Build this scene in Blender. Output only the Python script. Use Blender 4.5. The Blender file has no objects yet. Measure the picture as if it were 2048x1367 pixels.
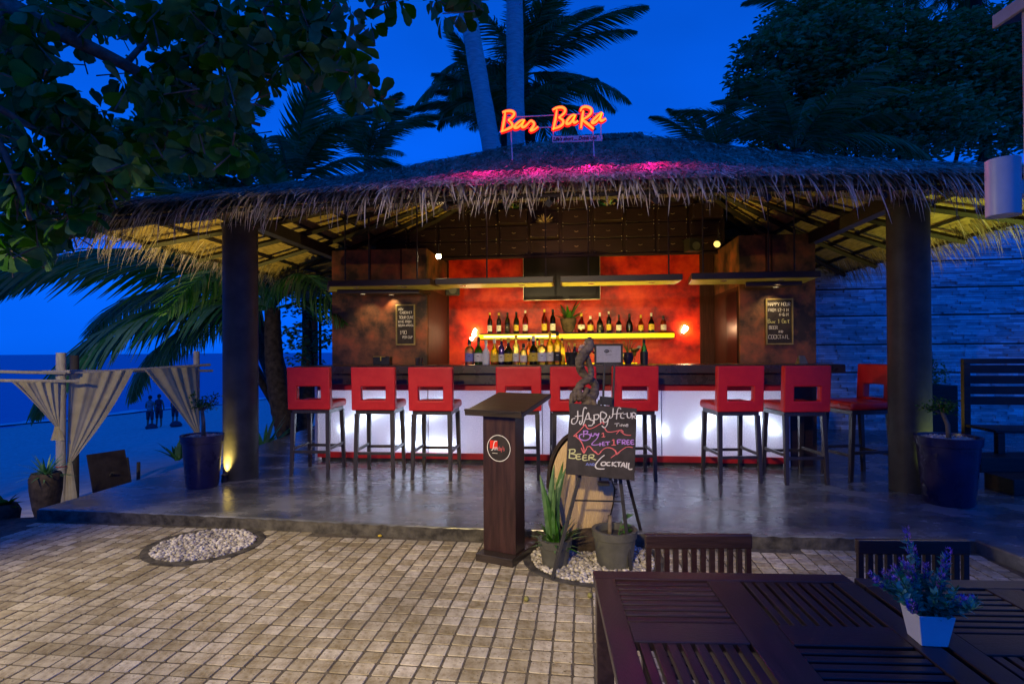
import bpy, math, random
from mathutils import Vector, Matrix
random.seed(11)
SC = bpy.context.scene
COL = SC.collection
rad = math.radians
PI = math.pi

# ------------------------------------------------------------------ camera
FPX = 20.0/36.0*2048
cam_d = bpy.data.cameras.new('camera'); cam = bpy.data.objects.new('camera', cam_d); COL.objects.link(cam)
cam_d.lens = 20; cam_d.sensor_width = 36; cam_d.clip_start = .05; cam_d.clip_end = 9000
cam_d.shift_y = .0049
CR = Matrix.Rotation(rad(90.43), 4, 'X') @ Matrix.Rotation(rad(-.33), 4, 'Z')
CAMZ = 1.22
cam.matrix_world = Matrix.Translation((0, 0, CAMZ)) @ CR
SC.camera = cam
def W(px, py, Y):
    """world point on the photograph's line of sight (px,py of 2048x1367) at depth Y"""
    d = CR.to_3x3() @ Vector(((px-1024)/FPX, -(py-683.5-.0049*2048)/FPX, -1))
    return Vector((0, 0, CAMZ)) + d*(Y/d.y)
def G(px, py, z=0.):
    d = CR.to_3x3() @ Vector(((px-1024)/FPX, -(py-683.5-.0049*2048)/FPX, -1))
    return Vector((0, 0, CAMZ)) + d*((z-CAMZ)/d.z)

# ------------------------------------------------------------------ world, sun, exposure
SC.view_settings.view_transform = 'Standard'; SC.view_settings.look = 'None'
SC.view_settings.exposure = 0; SC.view_settings.gamma = 1; SC.view_settings.use_curve_mapping = False
wd = bpy.data.worlds.new('World'); SC.world = wd; wd.use_nodes = True
nt = wd.node_tree; nt.nodes.clear()
sky = nt.nodes.new('ShaderNodeTexSky'); sky.sky_type = 'NISHITA'; sky.sun_disc = False
sky.sun_elevation = rad(10); sky.sun_rotation = rad(150); sky.altitude = 0; sky.air_density = 1.0; sky.dust_density = .3; sky.ozone_density = 4
hsv = nt.nodes.new('ShaderNodeRGBToBW')
mx = nt.nodes.new('ShaderNodeMix'); mx.data_type = 'RGBA'; mx.blend_type = 'MULTIPLY'; mx.inputs[0].default_value = 1
mx.inputs[7].default_value = (.006, .60, 4.5, 1)
bg = nt.nodes.new('ShaderNodeBackground'); bg.inputs[1].default_value = .15
wo = nt.nodes.new('ShaderNodeOutputWorld')
pw = nt.nodes.new('ShaderNodeMath'); pw.operation = 'POWER'; pw.inputs[1].default_value = .28
nt.links.new(sky.outputs[0], hsv.inputs[0]); nt.links.new(hsv.outputs[0], pw.inputs[0]); 
tcs = nt.nodes.new('ShaderNodeTexCoord'); nos = nt.nodes.new('ShaderNodeTexNoise'); nos.inputs['Scale'].default_value = 1.6; nos.inputs['Detail'].default_value = 4
mps = nt.nodes.new('ShaderNodeMapping'); mps.inputs['Scale'].default_value = (1, 1, 2.5); nt.links.new(tcs.outputs['Generated'], mps.inputs[0]); nt.links.new(mps.outputs[0], nos.inputs['Vector'])
mrs = nt.nodes.new('ShaderNodeMapRange'); mrs.inputs[1].default_value = .3; mrs.inputs[2].default_value = .7; mrs.inputs[3].default_value = .80; mrs.inputs[4].default_value = 1.14; nt.links.new(nos.outputs[0], mrs.inputs[0])
mm = nt.nodes.new('ShaderNodeMath'); mm.operation = 'MULTIPLY'; nt.links.new(pw.outputs[0], mm.inputs[0]); nt.links.new(mrs.outputs[0], mm.inputs[1]); nt.links.new(mm.outputs[0], mx.inputs[6])
nt.links.new(mx.outputs[2], bg.inputs[0]); nt.links.new(bg.outputs[0], wo.inputs[0])
SKYMIX = mx
sd = bpy.data.lights.new('sun', 'SUN'); so = bpy.data.objects.new('sun', sd); COL.objects.link(so)
sd.energy = .02; sd.angle = rad(20); sd.color = (.5, .65, 1)
so.rotation_euler = (rad(70), 0, rad(150))
SC.cycles.max_bounces = 6; SC.cycles.transparent_max_bounces = 8
SC.cycles.sample_clamp_indirect = 3
SC.cycles.caustics_reflective = False; SC.cycles.caustics_refractive = False

# ------------------------------------------------------------------ building frame
A = rad(-6.0)
U = Vector((math.cos(A), math.sin(A), 0)); V = Vector((-math.sin(A), math.cos(A), 0))
def F(u, v, z=0.): return U*u + V*v + Vector((0, 0, z))
PZ = -.085            # paving level (platform top is z = 0)

# ------------------------------------------------------------------ materials
MATS = {}
def new_mat(name):
    m = bpy.data.materials.new(name); m.use_nodes = True
    return m, m.node_tree, m.node_tree.nodes['Principled BSDF']
def tex_mat(name, c1, c2, scale=8, rough=.6, spec=.5, bump=.15, bscale=None, metal=0, detail=6, stretch=(1, 1, 1), c3=None,
            rrange=0, rnd=0, coat=0, pos=(.35, .65), coords='Object', translucent=0, bdist=.01, pits=0):
    m, t, p = new_mat(name); N = t.nodes; L = t.links
    tc = N.new('ShaderNodeTexCoord'); mp = N.new('ShaderNodeMapping'); mp.inputs['Scale'].default_value = stretch
    L.new(tc.outputs[coords], mp.inputs[0])
    no = N.new('ShaderNodeTexNoise'); no.inputs['Scale'].default_value = scale; no.inputs['Detail'].default_value = detail
    no.inputs['Roughness'].default_value = .6
    L.new(mp.outputs[0], no.inputs['Vector'])
    cr = N.new('ShaderNodeValToRGB'); e = cr.color_ramp.elements
    e[0].position = pos[0]; e[0].color = (*c1, 1); e[1].position = pos[1]; e[1].color = (*c2, 1)
    if c3: q = cr.color_ramp.elements.new((pos[0]+pos[1])/2); q.color = (*c3, 1)
    L.new(no.outputs[0], cr.inputs[0]); out = cr.outputs[0]
    if rnd:
        oi = N.new('ShaderNodeObjectInfo'); ge = N.new('ShaderNodeNewGeometry'); ad = N.new('ShaderNodeMath'); ad.operation = 'ADD'
        L.new(oi.outputs['Random'], ad.inputs[0]); L.new(ge.outputs['Random Per Island'], ad.inputs[1])
        fr = N.new('ShaderNodeMath'); fr.operation = 'FRACT'; L.new(ad.outputs[0], fr.inputs[0])
        mr = N.new('ShaderNodeMapRange'); mr.inputs[3].default_value = 1-rnd; mr.inputs[4].default_value = 1+rnd*.6
        L.new(fr.outputs[0], mr.inputs[0])
        hv = N.new('ShaderNodeHueSaturation'); L.new(mr.outputs[0], hv.inputs['Value']); L.new(out, hv.inputs['Color'])
        mr2 = N.new('ShaderNodeMapRange'); mr2.inputs[3].default_value = 1.25; mr2.inputs[4].default_value = .7
        L.new(fr.outputs[0], mr2.inputs[0]); L.new(mr2.outputs[0], hv.inputs['Saturation'])
        out = hv.outputs[0]
    if pits:
        vn = N.new('ShaderNodeTexNoise'); vn.inputs['Scale'].default_value = 55; vn.inputs['Detail'].default_value = 3; L.new(tc.outputs[coords], vn.inputs['Vector'])
        rp = N.new('ShaderNodeMapRange'); rp.inputs[1].default_value = .66; rp.inputs[2].default_value = .74; L.new(vn.outputs[0], rp.inputs[0])
        big = N.new('ShaderNodeTexNoise'); big.inputs['Scale'].default_value = 1.1; big.inputs['Detail'].default_value = 6; geo = N.new('ShaderNodeNewGeometry'); L.new(geo.outputs['Position'], big.inputs['Vector'])
        bm = N.new('ShaderNodeMapRange'); bm.inputs[1].default_value = .35; bm.inputs[2].default_value = .65; bm.inputs[3].default_value = .68; bm.inputs[4].default_value = 1.08; L.new(big.outputs[0], bm.inputs[0])
        hb = N.new('ShaderNodeHueSaturation'); L.new(bm.outputs[0], hb.inputs['Value']); L.new(out, hb.inputs['Color'])
        mp_ = N.new('ShaderNodeMix'); mp_.data_type = 'RGBA'; L.new(rp.outputs[0], mp_.inputs[0]); L.new(hb.outputs[0], mp_.inputs[6]); mp_.inputs[7].default_value = (.07, .055, .02, 1); out = mp_.outputs[2]
    L.new(out, p.inputs['Base Color'])
    p.inputs['Roughness'].default_value = rough; p.inputs['Metallic'].default_value = metal
    p.inputs['Specular IOR Level'].default_value = spec; p.inputs['Coat Weight'].default_value = coat
    if rrange:
        mr = N.new('ShaderNodeMapRange'); mr.inputs[1].default_value = .3; mr.inputs[2].default_value = .7
        mr.inputs[3].default_value = rough-rrange; mr.inputs[4].default_value = rough+rrange
        L.new(no.outputs[0], mr.inputs[0]); L.new(mr.outputs[0], p.inputs['Roughness'])
    if bump:
        n2 = N.new('ShaderNodeTexNoise'); n2.inputs['Scale'].default_value = bscale or scale*4; n2.inputs['Detail'].default_value = 4
        L.new(mp.outputs[0], n2.inputs['Vector'])
        b = N.new('ShaderNodeBump'); b.inputs['Strength'].default_value = bump; b.inputs['Distance'].default_value = bdist
        L.new(n2.outputs[0], b.inputs['Height']); L.new(b.outputs[0], p.inputs['Normal'])
    MATS[name] = m
    return m
def emit(name, c, s):
    m, t, p = new_mat(name)
    p.inputs['Base Color'].default_value = (*[min(1, x) for x in c], 1)
    p.inputs['Emission Color'].default_value = (*c, 1); p.inputs['Emission Strength'].default_value = s
    p.inputs['Roughness'].default_value = .4
    MATS[name] = m; return m
def glassy(name, c, rough=.05, alpha_mix=.5):
    m, t, p = new_mat(name); N = t.nodes; L = t.links
    tr = N.new('ShaderNodeBsdfTransparent'); tr.inputs[0].default_value = (*c, 1)
    gl = N.new('ShaderNodeBsdfGlossy'); gl.inputs['Roughness'].default_value = rough
    tl = N.new('ShaderNodeBsdfTranslucent'); tl.inputs[0].default_value = (*c, 1)
    fr = N.new('ShaderNodeFresnel'); fr.inputs[0].default_value = 1.6
    m1 = N.new('ShaderNodeMixShader'); m1.inputs[0].default_value = alpha_mix
    L.new(tr.outputs[0], m1.inputs[1]); L.new(tl.outputs[0], m1.inputs[2])
    m2 = N.new('ShaderNodeMixShader'); L.new(fr.outputs[0], m2.inputs[0]); L.new(m1.outputs[0], m2.inputs[1]); L.new(gl.outputs[0], m2.inputs[2])
    L.new(m2.outputs[0], N['Material Output'].inputs[0]); MATS[name] = m; return m

M = MATS
tex_mat('tile', (.34, .28, .17), (.60, .54, .40), 32, .62, .35, .8, 60, c3=(.50, .44, .31), rnd=.34, detail=12, pits=1, rrange=.12, bdist=.004)
tex_mat('grout', (.085, .072, .055), (.16, .14, .105), 30, .9, .2, .5)
tex_mat('concrete', (.065, .07, .07), (.25, .26, .255), 2.2, .25, .6, .16, 8, detail=15, c3=(.135, .142, .142), rrange=.07, stretch=(.9, 1.3, 1), bdist=.006)
tex_mat('kerb_concrete', (.03, .027, .024), (.12, .11, .09), 12, .8, .3, .6, 40, detail=10)
tex_mat('sand', (.48, .46, .42), (.66, .62, .56), 6, .9, .2, 1.0, 3.5, bdist=.06)
tex_mat('soil', (.03, .025, .02), (.06, .05, .04), 20, .9)
tex_mat('pebble', (.35, .32, .27), (.70, .66, .60), 9, .6, .3, .2, rnd=.45)
tex_mat('thatch', (.38, .31, .20), (.80, .68, .48), 9, .7, .25, .2, rnd=.8, c3=(.60, .50, .34))
tex_mat('thatch_under', (.34, .24, .09), (.62, .45, .18), 7, .8, .2, .8, 40, stretch=(6, 1, 1), c3=(.5, .36, .14))
tex_mat('column', (.026, .024, .023), (.048, .045, .042), 6, .55, .35, .12, 50)
tex_mat('dark_timber', (.012, .009, .008), (.035, .025, .022), 6, .5, .4, .15, 40, stretch=(1, 8, 8))
tex_mat('drawer_wood', (.014, .006, .007), (.028, .012, .013), 5, .4, .5, .1, 30, stretch=(1, 1, 7))
tex_mat('red_wall', (.13, .003, .001), (.80, .065, .005), 2.6, .34, .35, .6, 110, detail=14, c3=(.55, .022, .002), bdist=.006)
tex_mat('marbled', (.035, .024, .018), (.30, .085, .040), 3.4, .5, .25, .15, 12, detail=14, c3=(.15, .062, .034), pos=(.40, .66))
tex_mat('brown_wood', (.030, .010, .008), (.06, .02, .015), 4, .6, .2, .1, 40, stretch=(14, 14, 1))
tex_mat('counter', (.030, .020, .018), (.050, .034, .030), 6, .28, .5, .01, 20, rrange=.03)
tex_mat('red_trim', (.42, .012, .010), (.52, .016, .014), 6, .35)
tex_mat('red_leather', (.56, .010, .012), (.66, .016, .016), 10, .36, .5, .25, 90, rrange=.05, bdist=.003)
tex_mat('stool_wood', (.020, .016, .015), (.045, .034, .030), 5, .35, .5, .1, 40, stretch=(8, 8, 1))
tex_mat('table_wood', (.021, .0105, .010), (.040, .019, .017), 5, .36, .5, .15, 60, stretch=(1, 9, 9), rnd=.2, rrange=.06)
tex_mat('table_wood_cross', (.021, .0105, .010), (.040, .019, .017), 5, .36, .5, .15, 60, stretch=(9, 1, 9), rnd=.2, rrange=.06)
tex_mat('lectern_wood', (.022, .009, .007), (.050, .019, .015), 4, .38, .5, .1, 40, stretch=(9, 9, 1), rrange=.05)
tex_mat('lectern_dark', (.018, .013, .010), (.045, .032, .024), 5, .36, .5, .1, 40, stretch=(1, 9, 9), rrange=.06)
tex_mat('black_paint', (.012, .011, .012), (.028, .026, .027), 20, .5, .4, .08)
tex_mat('board_black', (.016, .012, .013), (.034, .027, .028), 12, .65, .3, .05)
tex_mat('brass_frame', (.16, .12, .04), (.26, .20, .07), 12, .5)
tex_mat('lit_underside', (.17, .15, .05), (.25, .22, .08), 8, .45)  # yellow light under the hanging boards, put into the colour
tex_mat('white_paint', (.70, .70, .70), (.80, .79, .77), 10, .4, .4, .03)
tex_mat('lamp_grey', (.55, .55, .52), (.62, .62, .59), 10, .35, .5, .03)
tex_mat('beige_wall', (.40, .35, .26), (.50, .44, .34), 8, .7, .2, .2)
tex_mat('ledge_stone', (.68, .70, .72), (.92, .92, .92), 9, .8, .2, .9, 30, rnd=.38)
tex_mat('blue_glaze', (.014, .011, .045), (.024, .019, .07), 6, .3, .6, .12, 14, rrange=.08)
tex_mat('grey_plastic', (.07, .07, .06), (.11, .11, .095), 8, .5)
tex_mat('bark', (.10, .075, .055), (.24, .19, .14), 14, .8, .2, .8, 30)
tex_mat('palm_bark', (.45, .42, .40), (.72, .68, .64), 6, .8, .2, .8, 18, stretch=(1, 1, 6))
tex_mat('dark_bark', (.03, .022, .016), (.09, .065, .045), 12, .8, .2, .8, 26)
tex_mat('driftwood', (.05, .037, .028), (.17, .13, .10), 9, .6, .3, 1.0, 30, stretch=(1, 1, 2), bdist=.02)
tex_mat('leaf', (.022, .13, .012), (.085, .30, .03), 5, .55, .25, .1, rnd=.5)
tex_mat('leaf_dark', (.05, .20, .06), (.13, .36, .11), 5, .5, .4, .1, rnd=.5)
tex_mat('crown_leaf', (.05, .28, .08), (.14, .50, .14), 5, .5, .4, .1, rnd=.5)
tex_mat('frond', (.035, .19, .05), (.11, .33, .08), 4, .5, .4, .1, rnd=.4)
tex_mat('sedge', (.03, .10, .02), (.09, .22, .05), 14, .4, .5, .1, rnd=.4)
tex_mat('teal_leaf', (.06, .36, .22), (.16, .55, .36), 5, .5, rnd=.4)
tex_mat('lavender', (.20, .08, .42), (.36, .18, .70), 12, .6, rnd=.4)
tex_mat('dry_leaf', (.20, .10, .08), (.42, .30, .22), 5, .6, rnd=.5)
tex_mat('curtain', (.50, .42, .26), (.66, .57, .37), 5, .75, .2, .2, 60)
tex_mat('pole', (.34, .30, .25), (.48, .44, .38), 9, .7, .2, .4, 30, stretch=(6, 6, 1))
tex_mat('dark_pole', (.03, .025, .022), (.06, .05, .042), 9, .8)
tex_mat('fruit', (.16, .16, .04), (.28, .26, .07), 9, .6)
tex_mat('skin', (.25, .14, .09), (.30, .18, .12), 5, .6)
tex_mat('cloth_dark', (.03, .03, .05), (.06, .06, .09), 5, .8)
tex_mat('cloth_light', (.18, .2, .24), (.25, .27, .3), 5, .8)
tex_mat('hair', (.015, .012, .01), (.03, .02, .018), 30, .6)
tex_mat('steel', (.5, .5, .5), (.6, .6, .6), 10, .25, metal=1, bump=.02)
tex_mat('tv_black', (.004, .004, .005), (.007, .006, .007), 6, .3, .12, 0)
tex_mat('chrome_trim', (.45, .38, .25), (.55, .45, .3), 10, .3, metal=.8, bump=0)
def slab_wood():
    m, t, p = new_mat('slab_wood'); N = t.nodes; L = t.links
    tc = N.new('ShaderNodeTexCoord'); wv = N.new('ShaderNodeTexWave'); wv.wave_type = 'BANDS'; wv.bands_direction = 'X'
    wv.inputs['Scale'].default_value = 42; wv.inputs['Distortion'].default_value = 7; wv.inputs['Detail'].default_value = 3; wv.inputs['Detail Scale'].default_value = 1.2
    mp = N.new('ShaderNodeMapping'); mp.inputs['Scale'].default_value = (1, 1, .35)
    L.new(tc.outputs['Object'], mp.inputs[0]); L.new(mp.outputs[0], wv.inputs[0])
    cr = N.new('ShaderNodeValToRGB'); cr.color_ramp.elements[0].color = (.56, .38, .18, 1); cr.color_ramp.elements[1].color = (.80, .60, .34, 1)
    L.new(wv.outputs[0], cr.inputs[0]); L.new(cr.outputs[0], p.inputs['Base Color'])
    b = N.new('ShaderNodeBump'); b.inputs['Strength'].default_value = .6; b.inputs['Distance'].default_value = .005
    L.new(wv.outputs[0], b.inputs['Height']); L.new(b.outputs[0], p.inputs['Normal']); p.inputs['Roughness'].default_value = .65
    M['slab_wood'] = m
slab_wood()
def sea_mat():
    m, t, p = new_mat('sea'); N = t.nodes; L = t.links
    p.inputs['Base Color'].default_value = (.09, .24, .46, 1); p.inputs['Roughness'].default_value = .5
    p.inputs['IOR'].default_value = 1.33
    tc = N.new('ShaderNodeTexCoord'); mp = N.new('ShaderNodeMapping'); mp.inputs['Scale'].default_value = (.12, .5, 1); L.new(tc.outputs['Object'], mp.inputs[0])
    no = N.new('ShaderNodeTexNoise'); no.inputs['Scale'].default_value = 1; no.inputs['Detail'].default_value = 6; L.new(mp.outputs[0], no.inputs[0])
    b = N.new('ShaderNodeBump'); b.inputs['Strength'].default_value = .5; b.inputs['Distance'].default_value = .25; L.new(no.outputs[0], b.inputs['Height']); L.new(b.outputs[0], p.inputs['Normal'])
    M['sea'] = m
sea_mat()
def panel_mat():
    m, t, p = new_mat('light_panel'); N = t.nodes; L = t.links
    tl = N.new('ShaderNodeBsdfTranslucent'); tl.inputs[0].default_value = (.80, .82, .92, 1)
    df = N.new('ShaderNodeBsdfDiffuse')
    tc = N.new('ShaderNodeTexCoord'); no = N.new('ShaderNodeTexNoise'); no.inputs['Scale'].default_value = 160; no.inputs['Detail'].default_value = 3
    L.new(tc.outputs['Object'], no.inputs[0]); cr = N.new('ShaderNodeValToRGB')
    cr.color_ramp.elements[0].position = .35; cr.color_ramp.elements[0].color = (.45, .48, .60, 1); cr.color_ramp.elements[1].position = .65; cr.color_ramp.elements[1].color = (.85, .87, .98, 1)
    L.new(no.outputs[0], cr.inputs[0]); L.new(cr.outputs[0], tl.inputs[0]); L.new(cr.outputs[0], df.inputs[0])
    gl = N.new('ShaderNodeBsdfGlossy'); gl.inputs['Roughness'].default_value = .12
    a = N.new('ShaderNodeMixShader'); a.inputs[0].default_value = .72; L.new(df.outputs[0], a.inputs[1]); L.new(tl.outputs[0], a.inputs[2])
    c = N.new('ShaderNodeMixShader'); c.inputs[0].default_value = .10; L.new(a.outputs[0], c.inputs[1]); L.new(gl.outputs[0], c.inputs[2])
    L.new(c.outputs[0], N['Material Output'].inputs[0]); M['light_panel'] = m
panel_mat()
def leafify(name, amt=.35):
    """leaves let some light through"""
    m = M[name]; N = m.node_tree.nodes; L = m.node_tree.links; p = N['Principled BSDF']
    src = p.inputs['Base Color'].links[0].from_socket
    tl = N.new('ShaderNodeBsdfTranslucent'); L.new(src, tl.inputs[0]); mxs = N.new('ShaderNodeMixShader'); mxs.inputs[0].default_value = amt
    L.new(p.outputs[0], mxs.inputs[1]); L.new(tl.outputs[0], mxs.inputs[2]); L.new(mxs.outputs[0], N['Material Output'].inputs[0])
for k in ('leaf', 'leaf_dark', 'crown_leaf', 'frond', 'curtain', 'thatch', 'teal_leaf'): leafify(k)
emit('tube_light', (.80, .92, 1.0), 26)
emit('tube_fill', (.88, .74, 1.0), 5.0)
emit('lens_yellow', (1, .72, .2), 1.2)
emit('downlight', (1, .78, .38), 5)
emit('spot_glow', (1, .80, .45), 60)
emit('wall_lamp_glow', (1, .86, .60), 9)
emit('neon_core', (1.0, .36, .03), 1.25)
emit('neon_halo', (1.0, .010, .0), .95)
emit('shelf_light', (1.0, .70, .0), 1.25)
emit('shelf_hot', (1.0, .90, .55), 1.6)
for nm, c in dict(chalk_white=(.62, .60, .58), chalk_pink=(.75, .14, .15), chalk_purple=(.42, .20, .62), chalk_yellow=(.55, .55, .25), chalk_blue=(.2, .25, .65),
                  ink=(.02, .02, .02), sign_red=(.22, .01, .02), logo_red=(.75, .03, .015), paper=(.62, .64, .68), label_white=(.7, .68, .6), label_yellow=(.7, .5, .05), label_dark=(.03, .03, .03),
                  label_blue=(.2, .22, .5), brass=(.6, .45, .2), white_glass=(.7, .72, .72), foam=(.75, .75, .78), flower_white=(.75, .6, .55), flower_red=(.5, .02, .04), rope_red=(.5, .03, .03)).items():
    tex_mat(nm, tuple(x*.85 for x in c), c, 40, .6, .3, 0)
glassy('glass_clear', (.92, .92, .70), alpha_mix=.45); glassy('glass_green', (.16, .42, .06), alpha_mix=.5); glassy('glass_amber', (.75, .34, .06), alpha_mix=.5)
glassy('glass_dark', (.07, .08, .03), alpha_mix=.5); glassy('glass_blue', (.12, .06, .5), alpha_mix=.5); glassy('glass_yellow', (.85, .72, .15), alpha_mix=.5); glassy('glass_red', (.7, .10, .06), alpha_mix=.5)

# ------------------------------------------------------------------ mesh builder
class MB:
    def __init__(s): s.v = []; s.f = []; s.mi = []
    def add(s, vs, fs, mi=0):
        b = len(s.v); s.v += [tuple(p) for p in vs]
        for f in fs: s.f.append(tuple(b+i for i in f)); s.mi.append(mi)
        return s
    def box(s, x0, x1, y0, y1, z0, z1, mi=0, R=None):
        vs = [Vector(p) for p in ((x0, y0, z0), (x1, y0, z0), (x1, y1, z0), (x0, y1, z0), (x0, y0, z1), (x1, y0, z1), (x1, y1, z1), (x0, y1, z1))]
        if R is not None: vs = [R @ p for p in vs]
        return s.add(vs, [(0, 3, 2, 1), (4, 5, 6, 7), (0, 1, 5, 4), (1, 2, 6, 5), (2, 3, 7, 6), (3, 0, 4, 7)], mi)
    def beam(s, a, b, w, h, mi=0, up=Vector((0, 0, 1))):
        a = Vector(a); b = Vector(b); d = (b-a).normalized(); sx = d.cross(up).normalized(); uz = sx.cross(d)
        vs = []
        for p in (a, b):
            for i, j in ((-1, -1), (1, -1), (1, 1), (-1, 1)): vs.append(p+sx*(w/2*i)+uz*(h/2*j))
        return s.add(vs, [(0, 1, 2, 3), (7, 6, 5, 4), (0, 4, 5, 1), (1, 5, 6, 2), (2, 6, 7, 3), (3, 7, 4, 0)], mi)
    def prism(s, poly, z0, z1, mi=0):
        n = len(poly); vs = [(p[0], p[1], z0) for p in poly]+[(p[0], p[1], z1) for p in poly]
        return s.add(vs, [tuple(range(n-1, -1, -1)), tuple(range(n, 2*n))]+[(i, (i+1) % n, n+(i+1) % n, n+i) for i in range(n)], mi)
    def tube(s, pts, rs, n=8, mi=0, cap=True):
        pts = [Vector(p) for p in pts]
        if not isinstance(rs, (list, tuple)): rs = [rs]*len(pts)
        vs = []; ref = None
        for i, p in enumerate(pts):
            d = (pts[min(i+1, len(pts)-1)]-pts[max(i-1, 0)])
            d = d.normalized() if d.length > 1e-9 else Vector((0, 0, 1))
            if ref is None: ref = Vector((0, 0, 1)) if abs(d.z) < .9 else Vector((1, 0, 0))
            x = d.cross(ref).normalized(); y = d.cross(x).normalized(); ref = -y if False else ref
            for k in range(n):
                a = 2*PI*k/n; vs.append(p+(x*math.cos(a)+y*math.sin(a))*rs[i])
        fs = []
        for i in range(len(pts)-1):
            for k in range(n): k2 = (k+1) % n; fs.append((i*n+k, i*n+k2, (i+1)*n+k2, (i+1)*n+k))
        if cap: fs += [tuple(range(n-1, -1, -1)), tuple((len(pts)-1)*n+k for k in range(n))]
        return s.add(vs, fs, mi)
    def lathe(s, prof, n=20, mi=0, o=(0, 0, 0), sq=0):
        vs = []; fs = []
        for r, z in prof:
            for k in range(n):
                a = 2*PI*(k+.5)/n; c, q = math.cos(a), math.sin(a)
                if sq: m = max(abs(c), abs(q)); c /= m; q /= m
                vs.append((o[0]+r*c, o[1]+r*q, o[2]+z))
        for i in range(len(prof)-1):
            for k in range(n): k2 = (k+1) % n; fs.append((i*n+k, i*n+k2, (i+1)*n+k2, (i+1)*n+k))
        if prof[0][0] > 1e-5: fs.append(tuple(range(n-1, -1, -1)))
        if prof[-1][0] > 1e-5: fs.append(tuple((len(prof)-1)*n+k for k in range(n)))
        return s.add(vs, fs, mi)
    def build(s, name, mats, parent=None, loc=(0, 0, 0), rz=0, smooth=False, bevel=0, kind=None, seg=2):
        me = bpy.data.meshes.new(name); me.from_pydata(s.v, [], s.f); me.validate(); me.update()
        if not isinstance(mats, (list, tuple)): mats = [mats]
        for m in mats: me.materials.append(M[m])
        if len(me.polygons) == len(s.mi): me.polygons.foreach_set('material_index', s.mi)
        if smooth:
            me.polygons.foreach_set('use_smooth', [True]*len(me.polygons))
        o = bpy.data.objects.new(name, me); COL.objects.link(o); o.location = loc; o.rotation_euler = (0, 0, rz)
        if parent is not None: o.parent = parent
        if smooth == 'auto':
            try: me.set_sharp_from_angle(angle=rad(40))
            except Exception: pass
        if bevel:
            b = o.modifiers.new('bevel', 'BEVEL'); b.width = bevel; b.segments = seg; b.limit_method = 'ANGLE'; b.angle_limit = rad(50)
        if kind: o['kind'] = kind
        return o
def tag(o, label, cat, group=None):
    o['label'] = label; o['category'] = cat
    if group: o['group'] = group
    return o
def empty(name, loc, label, cat, rz=0, group=None):
    o = bpy.data.objects.new(name, None); COL.objects.link(o); o.location = loc; o.rotation_euler = (0, 0, rz); o.empty_display_size = .1
    return tag(o, label, cat, group)
CH = {}
def dup(root, loc, rz, label):
    """a thing with copies of its parts and sub-parts"""
    def cp(o, par):
        c = o.copy(); COL.objects.link(c); c.parent = par
        for ch in CHILD(o): cp(ch, c)
        return c
    r = cp(root, None); r.location = loc; r.rotation_euler = (0, 0, rz); r['label'] = label
    return r
def CHILD(o): return [c for c in bpy.data.objects if c.parent == o]
def lamp(kind, name, loc, energy, color, target=None, size=.05, angle=60, blend=.5):
    d = bpy.data.lights.new(name, kind); o = bpy.data.objects.new(name, d); COL.objects.link(o); o.location = loc; d.energy = energy; d.color = color
    if kind == 'AREA': d.size = size
    else: d.shadow_soft_size = size
    if kind == 'SPOT': d.spot_size = rad(angle); d.spot_blend = blend
    if target is not None: o.rotation_euler = (Vector(target)-Vector(loc)).to_track_quat('-Z', 'Y').to_euler()
    return o

# ------------------------------------------------------------------ stroke lettering (x 0-4, y 0-6)
GL = {'A': '00 26 40;12 32', 'B': '00 06 36 45 34 03;33 42 41 30 00', 'C': '45 36 16 05 01 10 30 41', 'D': '00 06 26 44 42 20 00', 'E': '46 06 00 40;03 33', 'F': '46 06 00;03 33',
      'G': '45 36 16 05 01 10 30 41 43 23', 'H': '00 06;40 46;03 43', 'I': '20 26', 'K': '00 06;46 03 40', 'L': '06 00 40', 'M': '00 06 23 46 40', 'N': '00 06 40 46', 'O': '10 01 05 16 36 45 41 30 10',
      'P': '00 06 36 45 44 33 03', 'R': '00 06 36 45 44 33 03;23 40', 'S': '45 36 16 05 04 13 33 42 41 30 10 01', 'T': '06 46;20 26', 'U': '06 01 10 30 41 46', 'V': '06 20 46', 'W': '06 10 24 30 46',
      'Y': '06 23 46;23 20', '0': '10 01 05 16 36 45 41 30 10', '1': '14 26 20;10 30', '2': '05 16 36 45 44 00 40', '4': '30 36 02 42', '6': '35 26 05 01 10 30 41 42 33 02', '9': '45 36 16 05 04 13 43 45 41 20',
      '-': '13 33', '%': '00 46;05 15;31 41', '.': '20 21', 'i': '20 23;24 25', 'm': '00 03 13 20 23 33 40', 'e': '02 32 23 03 00 30', 'u': '03 01 10 30 33;33 30', 'y': '03 11 30;43 00', 't': '25 20 30;04 44', 'r': '00 03 33'}
def letters(mb, text, x, z, h, w=None, y=0, r=.002, jit=.03, gap=.28, mi=0, slope=0, thick=.0015):
    """chalk strokes: thin raised ribbons in the xz plane"""
    w = w or h*.55; cx = x
    for ch in text:
        if ch == ' ': cx += w*.8; continue
        g = GL.get(ch)
        if g:
            for st in g.split(';'):
                P = []
                for q in st.split():
                    P.append(Vector((cx+int(q[0])/4*w+random.uniform(-jit, jit)*h, y, z+int(q[1])/6*h+slope*(cx-x)+random.uniform(-jit, jit)*h)))
                ribbon(mb, P, r, mi, thick)
        cx += w*(1+gap)
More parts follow.
